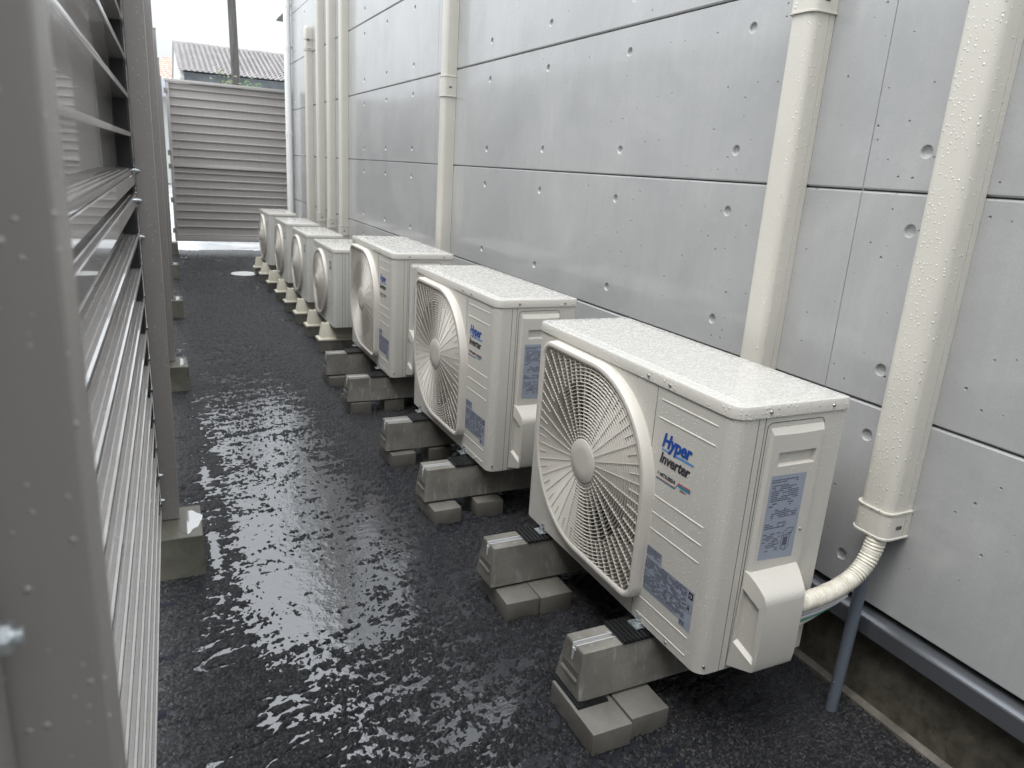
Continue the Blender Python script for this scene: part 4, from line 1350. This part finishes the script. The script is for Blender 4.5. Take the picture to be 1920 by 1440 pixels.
def tiled_roof(x0, x1, ye, ze, yr, zr, rows, cols, mat, parent):
    """rows of curved tiles stepping up from the eave to the ridge"""
    m = MB()
    per = 6; N = cols * per
    for r_ in range(rows):
        t0, t1 = r_ / rows, (r_ + 1.15) / rows
        ya, za = ye + (yr - ye) * t0, ze + (zr - ze) * t0
        yb, zb = ye + (yr - ye) * t1, ze + (zr - ze) * t1
        lo, hi, ed, un = [], [], [], []
        for i in range(N + 1):
            x = x0 + (x1 - x0) * i / N
            ph = (i % per) / per
            w_ = 0.045 * (math.sin(PI * min(1, ph / 0.72)) if ph < 0.72 else -0.25 * math.sin(PI * (ph - 0.72) / 0.28))
            un.append((x, ya + 0.16, za + 0.045)); ed.append((x, ya, za + 0.035 + w_))
            lo.append((x, ya + 0.003, za + 0.070 + w_)); hi.append((x, yb, zb + 0.005 + w_ * 0.3))
        m.loft([un, ed, lo, hi], closed=False, cap=False)
    return m.obj('roof', mat, parent, smooth=50, fix=False)

hs_ = empty('tiled_house', (0.9, 23, 0), 0, 'house with a long grey-mauve tiled roof and dark wall, behind the gate', 'house')
rf = tiled_roof(0.0, 6.2, 0.0, 3.28, 3.0, 4.30, 15, 44, M['tile'], hs_)
m = MB()
for i in range(30):
    x = i * 0.21; m.cyl((x, 3.05, 4.36), (x + 0.2, 3.05, 4.36), 0.055, 10, 0.065)
m.obj('ridge_tiles', M['tile'], rf)
m = MB(); m.box(0.15, 6.2, 0.35, 5.5, 0, 3.3); m.obj('wall', M['housewall'], hs_, smooth=0)
m = MB(); m.prism([(0.02, 3.14), (0.10, 3.14), (3.05, 4.22), (5.9, 3.2), (5.9, 0.0), (0.38, 0.0), (0.38, 3.1)], 0.04, 0.145, 'x'); m.obj('gable_end', M['gable'], hs_, smooth=0)
m = MB(); m.add([(0.0, 6.2, 3.26), (6.2, 6.2, 3.26), (6.2, 3.05, 4.32), (0, 3.05, 4.32)], [(0, 1, 2, 3)])
m.add([(0.0, 6.2, 3.18), (6.2, 6.2, 3.18), (6.2, 3.05, 4.24), (0, 3.05, 4.24)], [(0, 3, 2, 1)]); m.obj('rear_roof', M['tile'], hs_, smooth=0)
for k in range(5):
    m = MB(); m.box(0.35 + 0.02 * k, 6.2, 0.325, 0.352, 2.3 + 0.17 * k, 2.31 + 0.17 * k); m.obj('wall_batten', M['gable'], hs_, smooth=0)
m = MB(); m.box(0.10, 0.26, -0.30, 0.1, 2.6, 2.95); m.prism([(0.28, 2.6), (0.40, 2.6), (0.33, 2.95)], -0.3, -0.25, 'y'); m.obj('eave_box', M['gable'], hs_, smooth=0)

h2 = empty('terracotta_house', (-2.0, 31, 0), 0, 'pale pinkish tiled house roof peeking out left of the grey-roofed house', 'house')
m = MB(); m.box(0.2, 4.5, 0.4, 6, 0, 3.7); m.obj('wall', M['gable'], h2, smooth=0)
r2 = MB()
per = 6
def hip(m, xa0, xa1, ya, za, xb0, xb1, yb, zb, rows, cols):
    N = cols * per
    for r_ in range(rows):
        t0, t1 = r_ / rows, (r_ + 1.1) / rows
        lo, hi, ed = [], [], []
        for i in range(N + 1):
            f = i / N; ph = (i % per) / per; w_ = 0.04 * math.sin(PI * ph)
            def pt(t_): return ((xa0 + (xb0 - xa0) * t_) * (1 - f) + (xa1 + (xb1 - xa1) * t_) * f, ya + (yb - ya) * t_, za + (zb - za) * t_)
            p, q = pt(t0), pt(min(1, t1))
            ed.append((p[0], p[1] - .002, p[2] - .02 + w_)); lo.append((p[0], p[1], p[2] + 0.05 + w_)); hi.append((q[0], q[1], q[2] + 0.01 + w_))
        m.loft([ed, lo, hi], closed=False, cap=False)
hip(r2, 0.0, 5.0, 0.0, 3.62, 3.05, 5.0, 2.6, 4.62, 11, 22)
r2.obj('roof', M['tile2'], h2, smooth=50, fix=False)
m = MB(); m.add([(0.0, 0.0, 3.6), (3.05, 2.6, 4.62), (0, 5.2, 3.6)], [(0, 1, 2)]); m.obj('hip_side', M['tile2'], h2, smooth=0)
m = MB(); m.box(2.45, 4.2, -1.0, 0.2, 3.0, 3.60); m.obj('annex', M['solar'], h2, bevel=0.01)

up = MB(); up.cyl((1.78, 17, -0.05), (1.68, 17, 6.2), 0.088, 20, 0.075)
po = up.obj('utility_pole', M['pole']); tag(po, 'dark weathered pole standing behind the gate, in front of the tiled house', 'pole')

# shrubs beyond the gate: stems with many small leaves
def leaf_mat(name, c1, c2):
    t = NT(name); oi = t.noise(t.coord(), 14, 3)
    t.set(base=t.ramp(oi, [(0.35, c1), (0.65, c2)]), rough=0.5); return t.m
M['leaf'] = leaf_mat('olive_leaf', (0.10, 0.13, 0.05), (0.19, 0.22, 0.09))
M['leaf2'] = leaf_mat('green_leaf', (0.06, 0.12, 0.03), (0.13, 0.22, 0.07))
M['stem'] = M['pole']
def shrub(x, y, h, w, mat, label, seed):
    rd = random.Random(seed)
    e = empty('shrub', (x, y, 0), 0, label, 'shrub')
    m = MB(); tips = []
    for k in range(9):
        a = rd.uniform(0, 2 * PI); q = rd.uniform(0.15, 1) * w
        tp = (q * math.cos(a), q * math.sin(a) * 0.7, h * rd.uniform(0.78, 1.0))
        m.tube([(0.03 * math.cos(a), 0.03 * math.sin(a), 0), (tp[0] * .4, tp[1] * .4, tp[2] * .55), tp], lambda i: (0.014, 0.009, 0.003)[i], 6)
        tips.append(tp)
    m.obj('stem', M['stem'], e)
    m = MB()
    for k in range(1900):
        tp = rd.choice(tips); f = rd.uniform(0.45, 1.02)
        p = Vector((tp[0] * f, tp[1] * f, tp[2] * f)) + Vector((rd.gauss(0, .07), rd.gauss(0, .07), rd.gauss(0, .06)))
        a = Vector((rd.gauss(0, 1), rd.gauss(0, 1), rd.gauss(0, .6))).normalized(); b = a.orthogonal().normalized()
        L_ = rd.uniform(0.025, 0.05)
        m.add([p - a * L_, p + b * L_ * .35, p + a * L_, p - b * L_ * .35], [(0, 1, 2, 3)])
    m.obj('foliage', mat, e, smooth=0, fix=False)
shrub(1.44, 16.4, 2.80, 0.20, M['leaf'], 'olive-green shrub left of the dark pole, just above the gate top', 1)
shrub(1.95, 16.6, 2.75, 0.16, M['leaf2'], 'fresh green shrub right of the dark pole, just above the gate top', 2)
